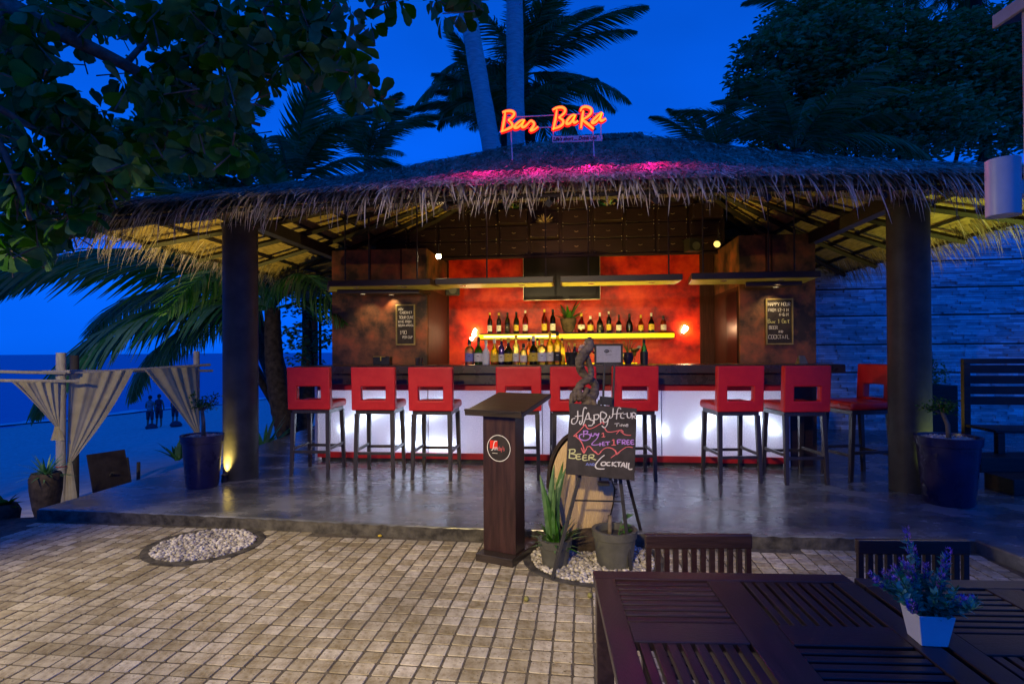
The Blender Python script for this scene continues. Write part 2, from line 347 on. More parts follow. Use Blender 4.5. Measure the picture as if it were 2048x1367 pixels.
def ribbon(mb, P, r, mi=0, thick=.0015):
    if not isinstance(r, (list, tuple)): r = [r]*len(P)
    vs = []
    for i, p in enumerate(P):
        d = (P[min(i+1, len(P)-1)]-P[max(i-1, 0)]); d = d.normalized() if d.length > 1e-9 else Vector((1, 0, 0))
        n = Vector((-d.z, 0, d.x))*r[i]
        for yy in (-thick, 0): vs += [(p.x+n.x, p.y+yy, p.z+n.z), (p.x-n.x, p.y+yy, p.z-n.z)]
    fs = []
    for i in range(len(P)-1):
        a = i*4; b = a+4
        fs += [(a, a+1, b+1, b), (a+2, b+2, b+3, a+3), (a, b, b+2, a+2), (a+1, a+3, b+3, b+1)]
    e = (len(P)-1)*4
    fs += [(0, 2, 3, 1), (e, e+1, e+3, e+2)]
    mb.add(vs, fs, mi)
def smoothline(P, n=5):
    P = [Vector(p) for p in P]; out = []
    for i in range(len(P)-1):
        p0 = P[max(i-1, 0)]; p1 = P[i]; p2 = P[i+1]; p3 = P[min(i+2, len(P)-1)]
        for k in range(n):
            t = k/n; out.append(.5*((2*p1)+(-p0+p2)*t+(2*p0-5*p1+4*p2-p3)*t*t+(-p0+3*p1-3*p2+p3)*t**3))
    out.append(P[-1]); return out
def text_mesh(name, body, size, mat, parent, loc, rot=(PI/2, 0, 0), shear=0, extrude=.001, xs=1, align='LEFT', bold=0.):
    c = bpy.data.curves.new(name, 'FONT'); c.body = body; c.size = size; c.extrude = extrude; c.shear = shear; c.offset = bold; c.resolution_u = 3; c.align_x = align
    o = bpy.data.objects.new(name+'_curve', c); COL.objects.link(o)
    dg = bpy.context.evaluated_depsgraph_get(); me = bpy.data.meshes.new_from_object(o.evaluated_get(dg)); bpy.data.objects.remove(o)
    me.materials.clear(); me.materials.append(M[mat]); r = bpy.data.objects.new(name, me); COL.objects.link(r)
    r.parent = parent; r.location = loc; r.rotation_euler = rot; r.scale = (xs, 1, 1)
    return r

# ================================================================== SETTING
# ---- sea, beach, soil
mb = MB(); mb.add([(-3000, -3000, -3.15), (3000, -3000, -3.15), (3000, 6000, -3.15), (-3000, 6000, -3.15)], [(0, 1, 2, 3)])
mb.build('sea', 'sea', kind='structure')
# beach: a grid sloping down to the water; the shoreline runs obliquely away to the right
mb = MB(); nx, ny = 90, 90
sh0, sh1 = G(-300, 885, -3.15), G(520, 800, -3.15)
sdir = (sh1-sh0).normalized(); snor = Vector((-sdir.y, sdir.x, 0))
def beach_z(x, y):
    ds = -(Vector((x, y, 0))-Vector((sh0.x, sh0.y, 0))).dot(snor)     # metres inland of the shoreline
    d = math.hypot(x+4, y-5)
    z = -3.15+ds*.016+.0018*ds*ds if ds > 0 else -3.15+ds*.06
    z = min(z, -.42)
    return z+.02*math.sin(x*2.1+y*1.3)+.015*math.sin(x*.9-y*3.1)
for j in range(ny+1):
    for i in range(nx+1):
        x = -70+130*(i/nx)**.9; y = 3.2+120*(j/ny)**1.8-8
        mb.v.append((x, y, beach_z(x, y)))
for j in range(ny):
    for i in range(nx):
        a = j*(nx+1)+i; mb.f.append((a, a+1, a+nx+2, a+nx+1)); mb.mi.append(0)
mb.build('sand', 'sand', kind='structure', smooth=True)
mb = MB()
foam = []
for k in range(60):
    p = sh0+sdir*(k*1.5-10); foam.append(Vector((p.x, p.y, 0))+snor*(-.1+.35*math.sin(k*.8)+.2*math.sin(k*2.3)))
for i in range(len(foam)-1):
    a, b = foam[i], foam[i+1]; w = 1.1+.5*math.sin(i*1.7)
    mb.add([(a.x, a.y, -3.06), (b.x, b.y, -3.06), (b.x+snor.x*w, b.y+snor.y*w, -3.06), (a.x+snor.x*w, a.y+snor.y*w, -3.06)], [(0, 1, 2, 3)])
mb.build('foam', 'foam', kind='structure')

# ---- platform
plat = [G(75, 1017), G(250, 1023), G(500, 1034), G(900, 1054), G(1200, 1062), G(1488, 1069), G(1720, 1074), G(1950, 1078)]
plat = [(p.x, p.y) for p in plat]
xr = plat[-1][0]
plat += [(xr+.02, 3.27), (xr+.05, -1.5), (9.5, -1.5), (9.5, 12.0), (-3.55, 12.0), (-3.3, 9.6), (-3.35, 7.5), (-3.62, 5.6)]
mb = MB(); mb.prism(plat, -.6, 0)
pf = mb.build('platform', ['concrete'], kind='structure', bevel=.012)
mb = MB()
for i in range(7):
    a, b = plat[i], plat[i+1]; d = Vector((b[0]-a[0], b[1]-a[1], 0)); n = max(2, int(d.length/.06)); nn = Vector((d.y, -d.x, 0)).normalized()
    for k in range(n):
        p = Vector((a[0], a[1], 0))+d*(k/n); q = Vector((a[0], a[1], 0))+d*((k+1)/n)
        o0 = .006+.004*math.sin(k*1.9+i); o1 = .006+.004*math.sin((k+1)*1.9+i); z0 = -.008+.004*math.sin(k*2.7); z1 = -.008+.004*math.sin((k+1)*2.7)
        mb.add([p+nn*o0+Vector((0, 0, -.12)), q+nn*o1+Vector((0, 0, -.12)), q+nn*o1+Vector((0, 0, z1)), p+nn*o0+Vector((0, 0, z0)), p+Vector((0, 0, z0)), q+Vector((0, 0, z1))], [(0, 1, 2, 3), (3, 2, 5, 4)])
mb.build('kerb', 'kerb_concrete', kind='structure')

# ---- paving
TA = rad(-7); tu = Vector((math.cos(TA), math.sin(TA), 0)); tv = Vector((-math.sin(TA), math.cos(TA), 0)); PT = .0905
c1 = G(410, 1089, PZ); c2 = Vector((.50, 3.58, 0)); R1, R2 = .375, .44
def kerb_y(x):
    for i in range(7):
        a, b = plat[i], plat[i+1]
        if a[0] <= x <= b[0]: return a[1]+(b[1]-a[1])*(x-a[0])/(b[0]-a[0])
    return plat[0][1] if x < plat[0][0] else plat[7][1]
pav_poly = [(plat[0][0]-.02, plat[0][1]+.1)]+[(p[0], p[1]+.1) for p in plat[1:8]]+[(xr+.1, 3.2), (xr+.1, -1.5), (-4.35, -1.5), (-4.1, 2.6)]
mb = MB(); mb.prism(pav_poly, -.5, PZ-.0015)
pav = mb.build('paving', 'grout', kind='structure')
# dark border strip beside the paving on the left
mb = MB(); mb.prism([(-3.72, plat[0][1]+.02), (-3.72, 4.3), (-3.98, 2.0), (-4.25, 2.0), (-4.3, 4.5), (-3.85, 4.6)], -.55, PZ-.004); mb.build('border_strip', 'kerb_concrete', kind='structure', bevel=.01)
def tile_geo(w, d, h, wob=0):
    hw, hd = w/2, d/2
    j = lambda: random.uniform(-wob, wob)
    base = [(-hw+j(), -hd+j()), (hw+j(), -hd+j()), (hw+j(), hd+j()), (-hw+j(), hd+j())]
    vs = []; c = .0045
    def ring(sc, z):
        out = []
        for i in range(4):
            p = Vector(base[i]); pn = Vector(base[(i+1) % 4]); pp = Vector(base[i-1])
            out.append(p+(pp-p).normalized()*c*sc*1.2+(Vector((0, 0))-p).normalized()*(1-sc)*.0); out.append(p+(pn-p).normalized()*c*sc*1.2)
        return [(q.x*(1-.10*(1-sc)/1), q.y*(1-.10*(1-sc)/1), z) for q in out]
    r0 = ring(1, 0); r1 = ring(1, h-.003); r2 = [(x*.965, y*.965, h) for x, y, z in r1]
    vs = r0+r1+r2
    fs = [(i, (i+1) % 8, 8+(i+1) % 8, 8+i) for i in range(8)]+[(8+i, 8+(i+1) % 8, 16+(i+1) % 8, 16+i) for i in range(8)]+[tuple(range(16, 24))]
    return vs, fs
spots = []
for i in range(-55, 50):
    for j in range(2, 58):
        p = tu*(i*PT)+tv*(j*PT)
        if p.x < -3.66-.06*(4.4-p.y) or p.x > xr-.05 or p.y > kerb_y(p.x)-.045 or p.y < .35: continue
        if (p-Vector((c1.x, c1.y, 0))).length < R1-.01 or (p-c2).length < R2-.01: continue
        vis = p.y > 2.15 and abs(p.x/p.y) < .91 and not (p.x > .12+.1*(p.y-2) and p.y < 2.6)
        spots.append((not vis, p.y, i, j, p))
spots.sort(key=lambda s: (s[0], s[1]))
tile_meshes = []
for k in range(12):
    vs, fs = tile_geo(.0815, .0815, .013, .0018); m = MB(); m.add(vs, fs); o = m.build('tile', 'tile', smooth=False); tile_meshes.append(o.data); bpy.data.objects.remove(o)
rest = MB()
for k, (nv, yy, i, j, p) in enumerate(spots):
    rz = TA+random.uniform(-.02, .02)+random.choice((0, PI/2, PI, -PI/2)); z = PZ-.012+random.uniform(-.0012, .0022)
    if k < 300:
        o = bpy.data.objects.new('tile', random.choice(tile_meshes)); COL.objects.link(o); o.parent = pav; o.location = (p.x, p.y, z); o.rotation_euler = (random.uniform(-.012, .012), random.uniform(-.012, .012), rz)
    else:
        vs, fs = tile_geo(.0815, .0815, .013, .0018); Rm = Matrix.Translation((p.x, p.y, z)) @ Matrix.Rotation(rz, 4, 'Z') @ Matrix.Rotation(random.uniform(-.012, .012), 4, 'X')
        rest.add([Rm @ Vector(q) for q in vs], fs)
rest.build('tile_field', 'tile', parent=pav, kind='stuff')
# pebble rings
def ico(rx, ry, rz_, n=6):
    vs = []; fs = []
    for a in range(1, 3):
        t = PI*a/3
        for k in range(n): vs.append((math.sin(t)*math.cos(2*PI*k/n)*rx, math.sin(t)*math.sin(2*PI*k/n)*ry, math.cos(t)*rz_))
    vs += [(0, 0, rz_), (0, 0, -rz_)]
    for k in range(n):
        k2 = (k+1) % n; fs += [(k, n+k, n+k2, k2), (2*n, k, k2), (2*n+1, n+k2, n+k)]
    return vs, fs
def pebbles(c, R, n, zt, name, lab):
    mb = MB()
    for k in range(64):
        a0 = 2*PI*k/64; a1 = 2*PI*(k+1)/64; ri, ro = R-.052, R
        pts = []
        for a in (a0, a1):
            for r in (ri, ro): pts.append((c.x+r*math.cos(a), c.y+r*math.sin(a)))
        z1 = PZ+.006
        mb.add([(*pts[0], z1), (*pts[1], z1), (*pts[3], z1), (*pts[2], z1), (*pts[1], PZ-.02), (*pts[3], PZ-.02), (*pts[0], PZ-.03), (*pts[2], PZ-.03)], [(0, 1, 2, 3), (1, 4, 5, 2), (0, 3, 7, 6)])
    mb.build(name, 'kerb_concrete', kind='structure')
    mb = MB()
    for k in range(n):
        r = (R-.06)*math.sqrt(random.random()); a = random.uniform(0, 2*PI); s = random.uniform(.008, .017)
        vs, fs = ico(s*random.uniform(.9, 1.5), s, s*.7)
        Rm = Matrix.Translation((c.x+r*math.cos(a), c.y+r*math.sin(a), zt+random.uniform(-.008, .010))) @ Matrix.Rotation(random.uniform(0, 6), 4, 'Z') @ Matrix.Rotation(random.uniform(-.5, .5), 4, 'X')
        mb.add([Rm @ (Vector(v)*random.uniform(.88, 1.12)) for v in vs], fs)
    o = mb.build('pebbles', 'pebble', kind='stuff', smooth=True); tag(o, lab, 'pebbles')
pebbles(c1, R1, 1700, PZ+.002, 'pebble_ring', 'round bed of pale river pebbles set in the paving at left')
pebbles(c2, R2, 1900, PZ+.002, 'pebble_ring', 'white pebbles around the pots below the easel')

# ================================================================== PAVILION
pv = empty('bar_pavilion', F(0, 0, 0), 'open thatched bar pavilion on round dark columns', 'pavilion', rz=A)
# everything below in local (u, v, z)
E0, E1, VF, VB = -4.42, 4.05, 4.43, 9.7
ZE = 2.47; RZ = 4.06; RV = 7.6; RL, RR = -.25, .95
cFL, cFR, cBL, cBR = Vector((E0, VF, ZE)), Vector((E1, VF, ZE)), Vector((E0, VB, ZE)), Vector((E1, VB, ZE))
rL, rR = Vector((RL, RV, RZ)), Vector((RR, RV, RZ))
slopes = [(cFL, cFR, rL, rR), (cBL, cFL, rL, rL), (cFR, cBR, rR, rR), (cBR, cBL, rR, rL)]
def roof_pt(s, a, t):      # a along eave 0..1, t up slope 0..1 (t<0 below the eave), with a little sag
    e0, e1, r0, r1 = s
    p = e0.lerp(e1, a).lerp(r0.lerp(r1, a), t)
    if t > 0: p = p-Vector((0, 0, .10*math.sin(PI*min(1, t))))
    if e0 is cFL: p = p+Vector((0, 0, .085*(1-(2*a-1)**2)*max(0, 1-t)**2))      # the front eave bows up in the middle
    return p
# roof base sheet (upper skin + woven underside)
for nm, mat, dz in (('thatch_base', 'thatch', -.02), ('woven_lining', 'thatch_under', -.10)):
    mb = MB()
    for s in slopes:
        n, m_ = 40, 12; b = len(mb.v)
        for j in range(m_+1):
            for i in range(n+1):
                mb.v.append(tuple(roof_pt(s, i/n, j/m_)+Vector((0, 0, dz))))
        for j in range(m_):
            for i in range(n): a = b+j*(n+1)+i; mb.f.append((a, a+1, a+n+2, a+n+1)); mb.mi.append(0)
    mb.build(nm, mat, pv)
# thatch blades
def blades():
    mb = MB(); V_ = mb.v; F_ = mb.f; MI = mb.mi
    def blade(p, d, nrm, L, w, droop, curl):
        side = d.cross(nrm).normalized(); b = len(V_); n = 4; q = p.copy(); dd = d.copy()
        for k in range(n+1):
            ww = w*(1-(k/n)**2.2*.9)/2
            V_.append(tuple(q-side*ww)); V_.append(tuple(q+side*ww))
            dd = (dd+Vector((0, 0, -droop/n))+side*(curl/n)).normalized(); q = q+dd*(L/n)
        for k in range(n): a = b+2*k; F_.append((a, a+1, a+3, a+2)); MI.append(0)
    for si, s in enumerate(slopes):
        e0, e1, r0, r1 = s; elen = (e1-e0).length; rows = 30
        up = (r0.lerp(r1, .5)-e0.lerp(e1, .5)); slen = up.length; ev = (e1-e0).normalized()
        down = -(up-ev*up.dot(ev)).normalized(); nrm = ev.cross(-down).normalized()
        if nrm.z < 0: nrm = -nrm
        dens = (1.2, .6, .6, .12)[si]
        for j in range(rows):
            t = (j+.0)/rows; wdt = elen*(1-t)+(r1-r0).length*t
            cnt = int(wdt/.021*dens)
            for i in range(cnt):
                a = (i+random.random())/cnt; tt = min(.995, max(0, t+random.uniform(-.02, .02)))
                p = roof_pt(s, a, tt)+nrm*random.uniform(0, .03)
                d = (down*1.0+nrm*random.uniform(.0, .24)+ev*random.uniform(-.38, .38)).normalized()
                blade(p, d, nrm, random.uniform(.16, .32), random.uniform(.012, .022), random.uniform(-.1, .35), random.uniform(-.45, .45))
        # eave fringe, several layers
        cnt = int(elen/.0058*(1, .9, .9, .15)[si])
        for i in range(cnt):
            a = random.random(); mid = abs(a-.5)*2
            p = roof_pt(s, a, random.uniform(0, .11))+nrm*random.uniform(-.05, .02)
            dx = (a-.5)*(1.0 if si == 0 else .3)
            d = (down+ev*(dx*.6+random.uniform(-.28, .28))+Vector((0, 0, -.05))).normalized()
            L = random.uniform(.24, .45)*((.66+.50*mid**2) if si == 0 else 1.0+.25*mid**3)
            blade(p, d, nrm, L, random.uniform(.009, .020), random.uniform(.6, 2.0), random.uniform(-.6, .6))
        # stray long blades hanging
        for i in range(int(elen*14*(1, 1, 1, 0)[si])):
            a = random.random(); p = roof_pt(s, a, random.uniform(0, .05))+Vector((0, 0, -.03))
            d = (down+ev*((a-.5)*.4+random.uniform(-.3, .3))+Vector((0, 0, -.4))).normalized()
            blade(p, d, nrm, random.uniform(.36, .52)*((.62+.4*abs(a-.5)*2) if si == 0 else 1), random.uniform(.008, .015), random.uniform(1., 2.2), random.uniform(-.5, .5))
    # corner tufts, swept outward along the hips
    for c, r in ((cFL, rL), (cFR, rR), (cBL, rL), (cBR, rR)):
        hip = (c-r).normalized(); sd_ = hip.cross(Vector((0, 0, 1))).normalized()
        for k in range(1000):
            t = random.random()**1.3*.92; p = c.lerp(r, t)+Vector((0, 0, -.10*math.sin(PI*t)+.01))+sd_*random.uniform(-.07, .07)
            d = (hip+sd_*random.uniform(-.6, .6)+Vector((0, 0, random.uniform(-.05, .12)))).normalized()
            blade(p, d, Vector((0, 0, 1)), random.uniform(.26, .50), random.uniform(.010, .020), random.uniform(.2, 1.3), random.uniform(-.4, .4))
    for k in range(900):
        p = rL.lerp(rR, random.random())+Vector((0, random.uniform(-.05, .05), .02)); d = Vector((random.uniform(-.8, .8), random.choice((-1, 1)), -.45)).normalized()
        blade(p, d, Vector((0, 0, 1)), random.uniform(.18, .3), .012, random.uniform(.2, .6), random.uniform(-.4, .4))
    o = mb.build('thatch_blades', 'thatch', pv, kind='stuff')
blades()
# columns
CU = (-3.23, 2.91); CV = 5.27
for u in CU:
    mb = MB(); mb.lathe([(.160, 0), (.160, 2.44), (.160, 2.44)], 40, o=(u, CV, 0)); c = mb.build('column', 'column', pv, smooth='auto')
    mb = MB(); mb.lathe([(.172, 2.44), (.172, 2.47)], 40, o=(u, CV, 0)); mb.build('column_cap', 'column', c, smooth='auto')
    mb = MB(); mb.box(u-.07, u+.07, CV-.07, CV+.07, 2.47, 2.62); mb.build('bracket', 'dark_timber', c, bevel=.004)
# back posts (hidden mostly)
for u in CU:
    mb = MB(); mb.lathe([(.15, 0), (.15, 2.5)], 24, o=(u, 9.0, 0)); mb.build('column', 'column', pv, smooth='auto')
# beams
def beam(a, b, w, h, nm='beam'):
    m_ = MB(); m_.beam(a, b, w, h); return m_.build(nm, 'dark_timber', pv, bevel=.003)
beam((E0+.55, CV, 2.69), (E1-.45, CV, 2.69), .11, .14)
for u in CU: beam((u, VF+.3, 2.56), (u, VB-.4, 2.56), .11, .13)
beam((E0+.55, 9.0, 2.69), (E1-.45, 9.0, 2.69), .11, .14)
def under(s, a, t, d=.13): return roof_pt(s, a, t)+Vector((0, 0, -d))
for si, s in enumerate(slopes):
    n = (9, 5, 5, 7)[si]
    for k in range(1, n+1):
        a = k/(n+1)
        t1 = .97 if si in (0, 3) else .97
        m_ = MB(); m_.tube([under(s, a, t, .19) for t in (.02, .3, .6, t1)], .035, 4); m_.build('rafter', 'dark_timber', pv)
    for k in range(10):
        t = .01+k*.095; m_ = MB(); m_.tube([under(s, a_/6, t, .125) for a_ in range(7)], .0165, 4); m_.build('purlin', 'dark_timber', pv)
for c, r in ((cFL, rL), (cFR, rR), (cBL, rL), (cBR, rR)):
    m_ = MB(); m_.beam(c+(r-c)*.02+Vector((0, 0, -.2)), r+Vector((0, 0, -.28)), .08, .13); m_.build('hip_beam', 'dark_timber', pv)
m_ = MB(); m_.tube([under(slopes[0], a_/16, .055, .085) for a_ in range(17)], .017, 4); m_.build('eave_batten', 'brass_frame', pv)

# side wall blocks and back wall
mb = MB(); mb.box(-3.14, -1.86, 7.2, 8.6, 0, 2.56); wl = mb.build('side_wall', 'marbled', pv, bevel=.006)
mb = MB(); mb.box(-1.858, -1.852, 7.23, 8.44, 0, 2.04); mb.build('wood_lining', 'brown_wood', wl)
for du in (-2.62, -2.2):
    mb = MB(); mb.box(du-.012, du+.012, 7.194, 7.2, 2.02, 2.56); mb.build('groove_strip', 'brown_wood', wl)
mb = MB(); mb.box(2.04, 2.93, 7.2, 8.6, 0, 2.62); wr = mb.build('side_wall', 'marbled', pv, bevel=.006)
mb = MB(); mb.box(2.032, 2.038, 7.23, 8.44, 0, 2.0); mb.build('wood_lining', 'brown_wood', wr)
mb = MB(); mb.box(2.024, 2.030, 7.26, 7.72, .0, 1.95); mb.build('glass_door', 'tv_black', wr)
for du in (2.36, 2.42):
    mb = MB(); mb.box(du-.012, du+.012, 7.194, 7.2, 2.02, 2.62); mb.build('groove_strip', 'brown_wood', wr)
mb = MB(); mb.box(-1.95, 2.03, 8.45, 8.6, 0, 3.5, 0); mb.build('back_wall', 'red_wall', pv)
for u0, u1 in ((-1.945, -1.84), (1.84, 2.03)):
    mb = MB(); mb.box(u0, u1, 8.40, 8.448, 0, 2.6); mb.build('pilaster', 'brown_wood', pv)

# drawer cabinet above the red wall
cb = empty('drawer_cabinet', F(0, 8.2, 2.6), 'tall dark wooden cabinet of small drawers above the red bar wall', 'cabinet', rz=A)
mb = MB(); mb.box(-2.9, 2.14, .03, .24, 0, 1.10); mb.build('carcass', 'drawer_wood', cb)
mb = MB(); mb.box(-2.9, 2.14, -.01, .03, -.035, -.002); mb.build('bottom_rail', 'drawer_wood', cb, bevel=.003)
planter_cells = {(-1.05, 2): 0, (-.6, 1): 1, (.3, 2): 2, (1.65, 2): 3}
hmesh = None; dots = MB()
for i in range(11):
    u = -2.85+.45*i
    for j in range(5):
        z = .012+j*.213; out = 0
        for (pu, pj) in planter_cells:
            if abs(pu-u) < .05 and j == pj: out = .16
        mb = MB(); mb.box(u+.022, u+.428, -out, .028, z+.006, z+.203); d = mb.build('drawer', 'drawer_wood', cb, bevel=.004)
        mb = MB(); y = -out-.006
        if hmesh is None:
            mb.beam((-.028, 0, .010), (0, 0, 0), .008, .006, up=Vector((0, 1, 0))); mb.beam((0, 0, 0), (.028, 0, .010), .008, .006, up=Vector((0, 1, 0)))
            h = mb.build('handle', 'chrome_trim', d); hmesh = h.data
        else:
            h = bpy.data.objects.new('handle', hmesh); COL.objects.link(h); h.parent = d
        h.location = (u+.225, y, z+.10)
        for dx in (.035, .415):
            for dz in (.022, .187):
                dots.add(*[[Vector(v)+Vector((u+dx, -out-.003, z+dz)) for v in ico(.006, .004, .006)[0]], ico(.006, .004, .006)[1]])
dots.build('corner_studs', 'label_white', cb, kind='stuff')
def spiky(name, loc, n, L, mat, lab, spread=1.0, w=.012, up=.35, cat='plant', group=None, par=None, mats2=None):
    mb = MB()
    for k in range(n):
        a = random.uniform(0, 2*PI); e = random.uniform(up, 1.25); l = L*random.uniform(.6, 1.1); d = Vector((math.cos(a)*math.cos(e)*spread, math.sin(a)*math.cos(e), math.sin(e))).normalized()
        s = d.cross(Vector((0, 0, 1))).normalized(); p = Vector((math.cos(a), math.sin(a), 0))*random.uniform(0, .02); pts = []
        dd = d.copy()
        vs = []
        for q in range(4):
            ww = w*(1, 1.1, .8, .05)[q]/2; vs += [p-s*ww, p+s*ww]; p = p+dd*(l/3); dd = (dd+Vector((0, 0, -.18))).normalized()
        mb.add(vs, [(0, 1, 3, 2), (2, 3, 5, 4), (4, 5, 7, 6)], mi=(k % 3 == 0) if mats2 else 0)
    o = mb.build(name, [mat]+([mats2] if mats2 else []), par, loc=loc)
    if par is None: tag(o, lab, cat, group)
    return o
for (pu, pj), lab, m1, m2 in (((-1.05, 2), 'greyish spiky dried plant in an open drawer left of the television rods', 'sedge', 'dry_leaf'), ((-.6, 1), 'pink and cream dried flowers in the open drawer above the television', 'dry_leaf', 'flower_white'),
                         ((.3, 2), 'red tipped spiky dried plant in a high open drawer right of the television', 'dry_leaf', 'teal_leaf'), ((1.65, 2), 'brownish dried flower clump in the rightmost open drawer', 'dry_leaf', 'flower_white')):
    spiky('dried_plant', F(pu+.225, 8.2-.09, 2.6+.012+(pj+1)*.213-.01), 150, .17, m1, lab, 1.6, .014, .15, mats2=m2)

# television
tv = empty('television', F(-.14, 8.12, 1.95), 'flat black television hanging above the bottle shelf', 'television', rz=A)
mb = MB(); mb.box(-.54, .54, -.02, .04, 0, .60); mb.build('screen', 'tv_black', tv, bevel=.006)
mb = MB(); mb.box(-.545, -.54, -.025, .03, -.004, .60); mb.box(.54, .545, -.025, .03, -.004, .60); mb.box(-.54, .54, -.025, .03, -.007, 0); mb.build('bezel', 'chrome_trim', tv)
mb = MB(); mb.box(-.10, .10, .04, .10, .2, .42); mb.build('wall_bracket', 'black_paint', tv)

# glowing bottle shelf
sh = empty('bottle_shelf', F(0, 8.1, 1.48), 'long glowing yellow glass shelf of bottles on the red wall', 'shelf', rz=A)
mb = MB(); mb.box(-1.33, 1.42, .0, .34, -.018, 0); mb.build('shelf_board', 'glass_yellow', sh)
mb = MB(); mb.box(-1.33, 1.42, -.002, .01, -.078, -.020); mb.build('diffuser', 'shelf_light', sh, bevel=.006)
mb = MB(); mb.box(-1.26, -.20, -.008, -.003, -.060, -.038); mb.build('light_tube', 'shelf_hot', sh)
mb = MB(); mb.box(-1.33, 1.42, .01, .34, -.095, -.078); mb.build('base_board', 'brass_frame', sh, bevel=.003)

# bottles
BOT = {
 'tall': [(.034, 0), (.036, .01), (.036, .17), (.030, .20), (.014, .225), (.013, .285), (.015, .29), (.015, .30)],
 'round': [(.035, 0), (.046, .03), (.047, .09), (.035, .135), (.016, .165), (.013, .22), (.016, .225), (.016, .245)],
 'squat': [(.045, 0), (.047, .01), (.047, .14), (.040, .17), (.016, .19), (.015, .225), (.019, .23), (.019, .255)],
 'beer': [(.028, 0), (.030, .01), (.030, .12), (.026, .15), (.013, .185), (.012, .22), (.014, .225), (.014, .235)],
 'jug': [(.040, 0), (.043, .01), (.046, .10), (.040, .15), (.020, .18), (.014, .20), (.013, .25), (.017, .255), (.017, .28)]}
def bottle(loc, kind, glass, label, lab, sc=1., cap='label_dark', liquid=None, grp=None, name='bottle'):
    root = empty(name, loc, lab, 'bottle', rz=A, group=grp)
    pr = [(r*sc, z*sc) for r, z in BOT[kind]]
    mb = MB(); mb.lathe(pr[:-2], 18, sq=0); g = mb.build('glass_body', glass, root, smooth='auto')
    mb = MB(); z0, z1 = pr[-3][1]-.02*sc, pr[-1][1]; r = pr[-1][0]
    mb.lathe([(r, z0), (r, z1), (r*.9, z1+.002)], 14); mb.build('cap', cap, root, smooth='auto')
    if label:
        h0, h1 = (.03*sc, .115*sc) if kind != 'round' else (.045*sc, .095*sc)
        mb = MB(); rr = max(r_ for r_, _ in pr)+.0012
        n = 12; vs = []; 
        for k in range(n+1):
            a = -PI/2-1.15+2.3*k/n
            for z in (h0, h1): vs.append((math.cos(a)*rr, math.sin(a)*rr, z))
        mb.add(vs, [(2*k, 2*k+2, 2*k+3, 2*k+1) for k in range(n)]); mb.build('paper_label', label, root)
        mb = MB(); mb.beam((-.012*sc, -rr-.0008, (h0+h1)/2+.012*sc), (.012*sc, -rr-.0008, (h0+h1)/2+.012*sc), .001, .006*sc); mb.build('label_print', 'ink' if label != 'label_dark' else 'label_white', root)
    return root
UPP = [(980, 'tall', 'glass_dark', 'label_white', 1.0, 'slim dark bottle with white label, leftmost on the glowing shelf'), (998, 'tall', 'glass_dark', 'label_white', .98, 'dark bottle with pale neck, second from the left on the glowing shelf'),
 (1015, 'tall', 'glass_green', 'label_dark', 1.0, 'green bottle with cream cap, third from the left on the glowing shelf'), (1033, 'tall', 'glass_green', 'label_yellow', 1.02, 'green bottle with yellow label, fourth from the left on the glowing shelf'),
 (1051, 'tall', 'glass_amber', 'label_white', 1.08, 'amber bottle with tall cap, left of the gap on the glowing shelf'), (1089, 'tall', 'glass_amber', 'label_yellow', 1.12, 'tall amber bottle left of the black wine bottle on the shelf'),
 (1106, 'tall', 'glass_dark', 'label_white', 1.12, 'tall black wine bottle beside the vase on the shelf'), (1163, 'round', 'glass_red', 'label_white', 1.15, 'round shouldered red bottle just right of the vase on the shelf'),
 (1181, 'squat', 'glass_red', 'label_yellow', .92, 'squat red bottle with yellow band on the shelf'), (1200, 'jug', 'glass_dark', 'label_dark', 1.0, 'dark curved bottle with star label on the shelf'),
 (1218, 'tall', 'glass_dark', 'label_yellow', .98, 'dark bottle with tall yellow label on the shelf'), (1238, 'jug', 'glass_dark', 'label_white', .88, 'dark bottle with arched white label on the shelf'),
 (1259, 'round', 'glass_dark', None, 1.05, 'bulbous black bottle without label on the shelf'), (1282, 'jug', 'glass_amber', 'label_yellow', .86, 'small amber bottle with square yellow label on the shelf'),
 (1303, 'jug', 'glass_dark', 'label_yellow', .95, 'dark bottle with round yellow seal, second from right on the shelf'), (1327, 'squat', 'glass_amber', 'label_white', .88, 'amber bottle with white label, rightmost on the glowing shelf')]
def shelf_u(px, v, z):
    # u on the line v = const seen at px
    t = (px-1024)/FPX; return (t*v*U.y*0+t*V.y*v-V.x*v)/(U.x-t*U.y)
for px, k, g, l, s, lab in UPP:
    u = shelf_u(px, 8.18, 1.5); bottle(F(u, 8.18, 1.481), k, g, l, lab, s, cap=random.choice(('label_dark', 'label_white', 'label_yellow')), grp='bottles on the glowing shelf')
CT = 1.07
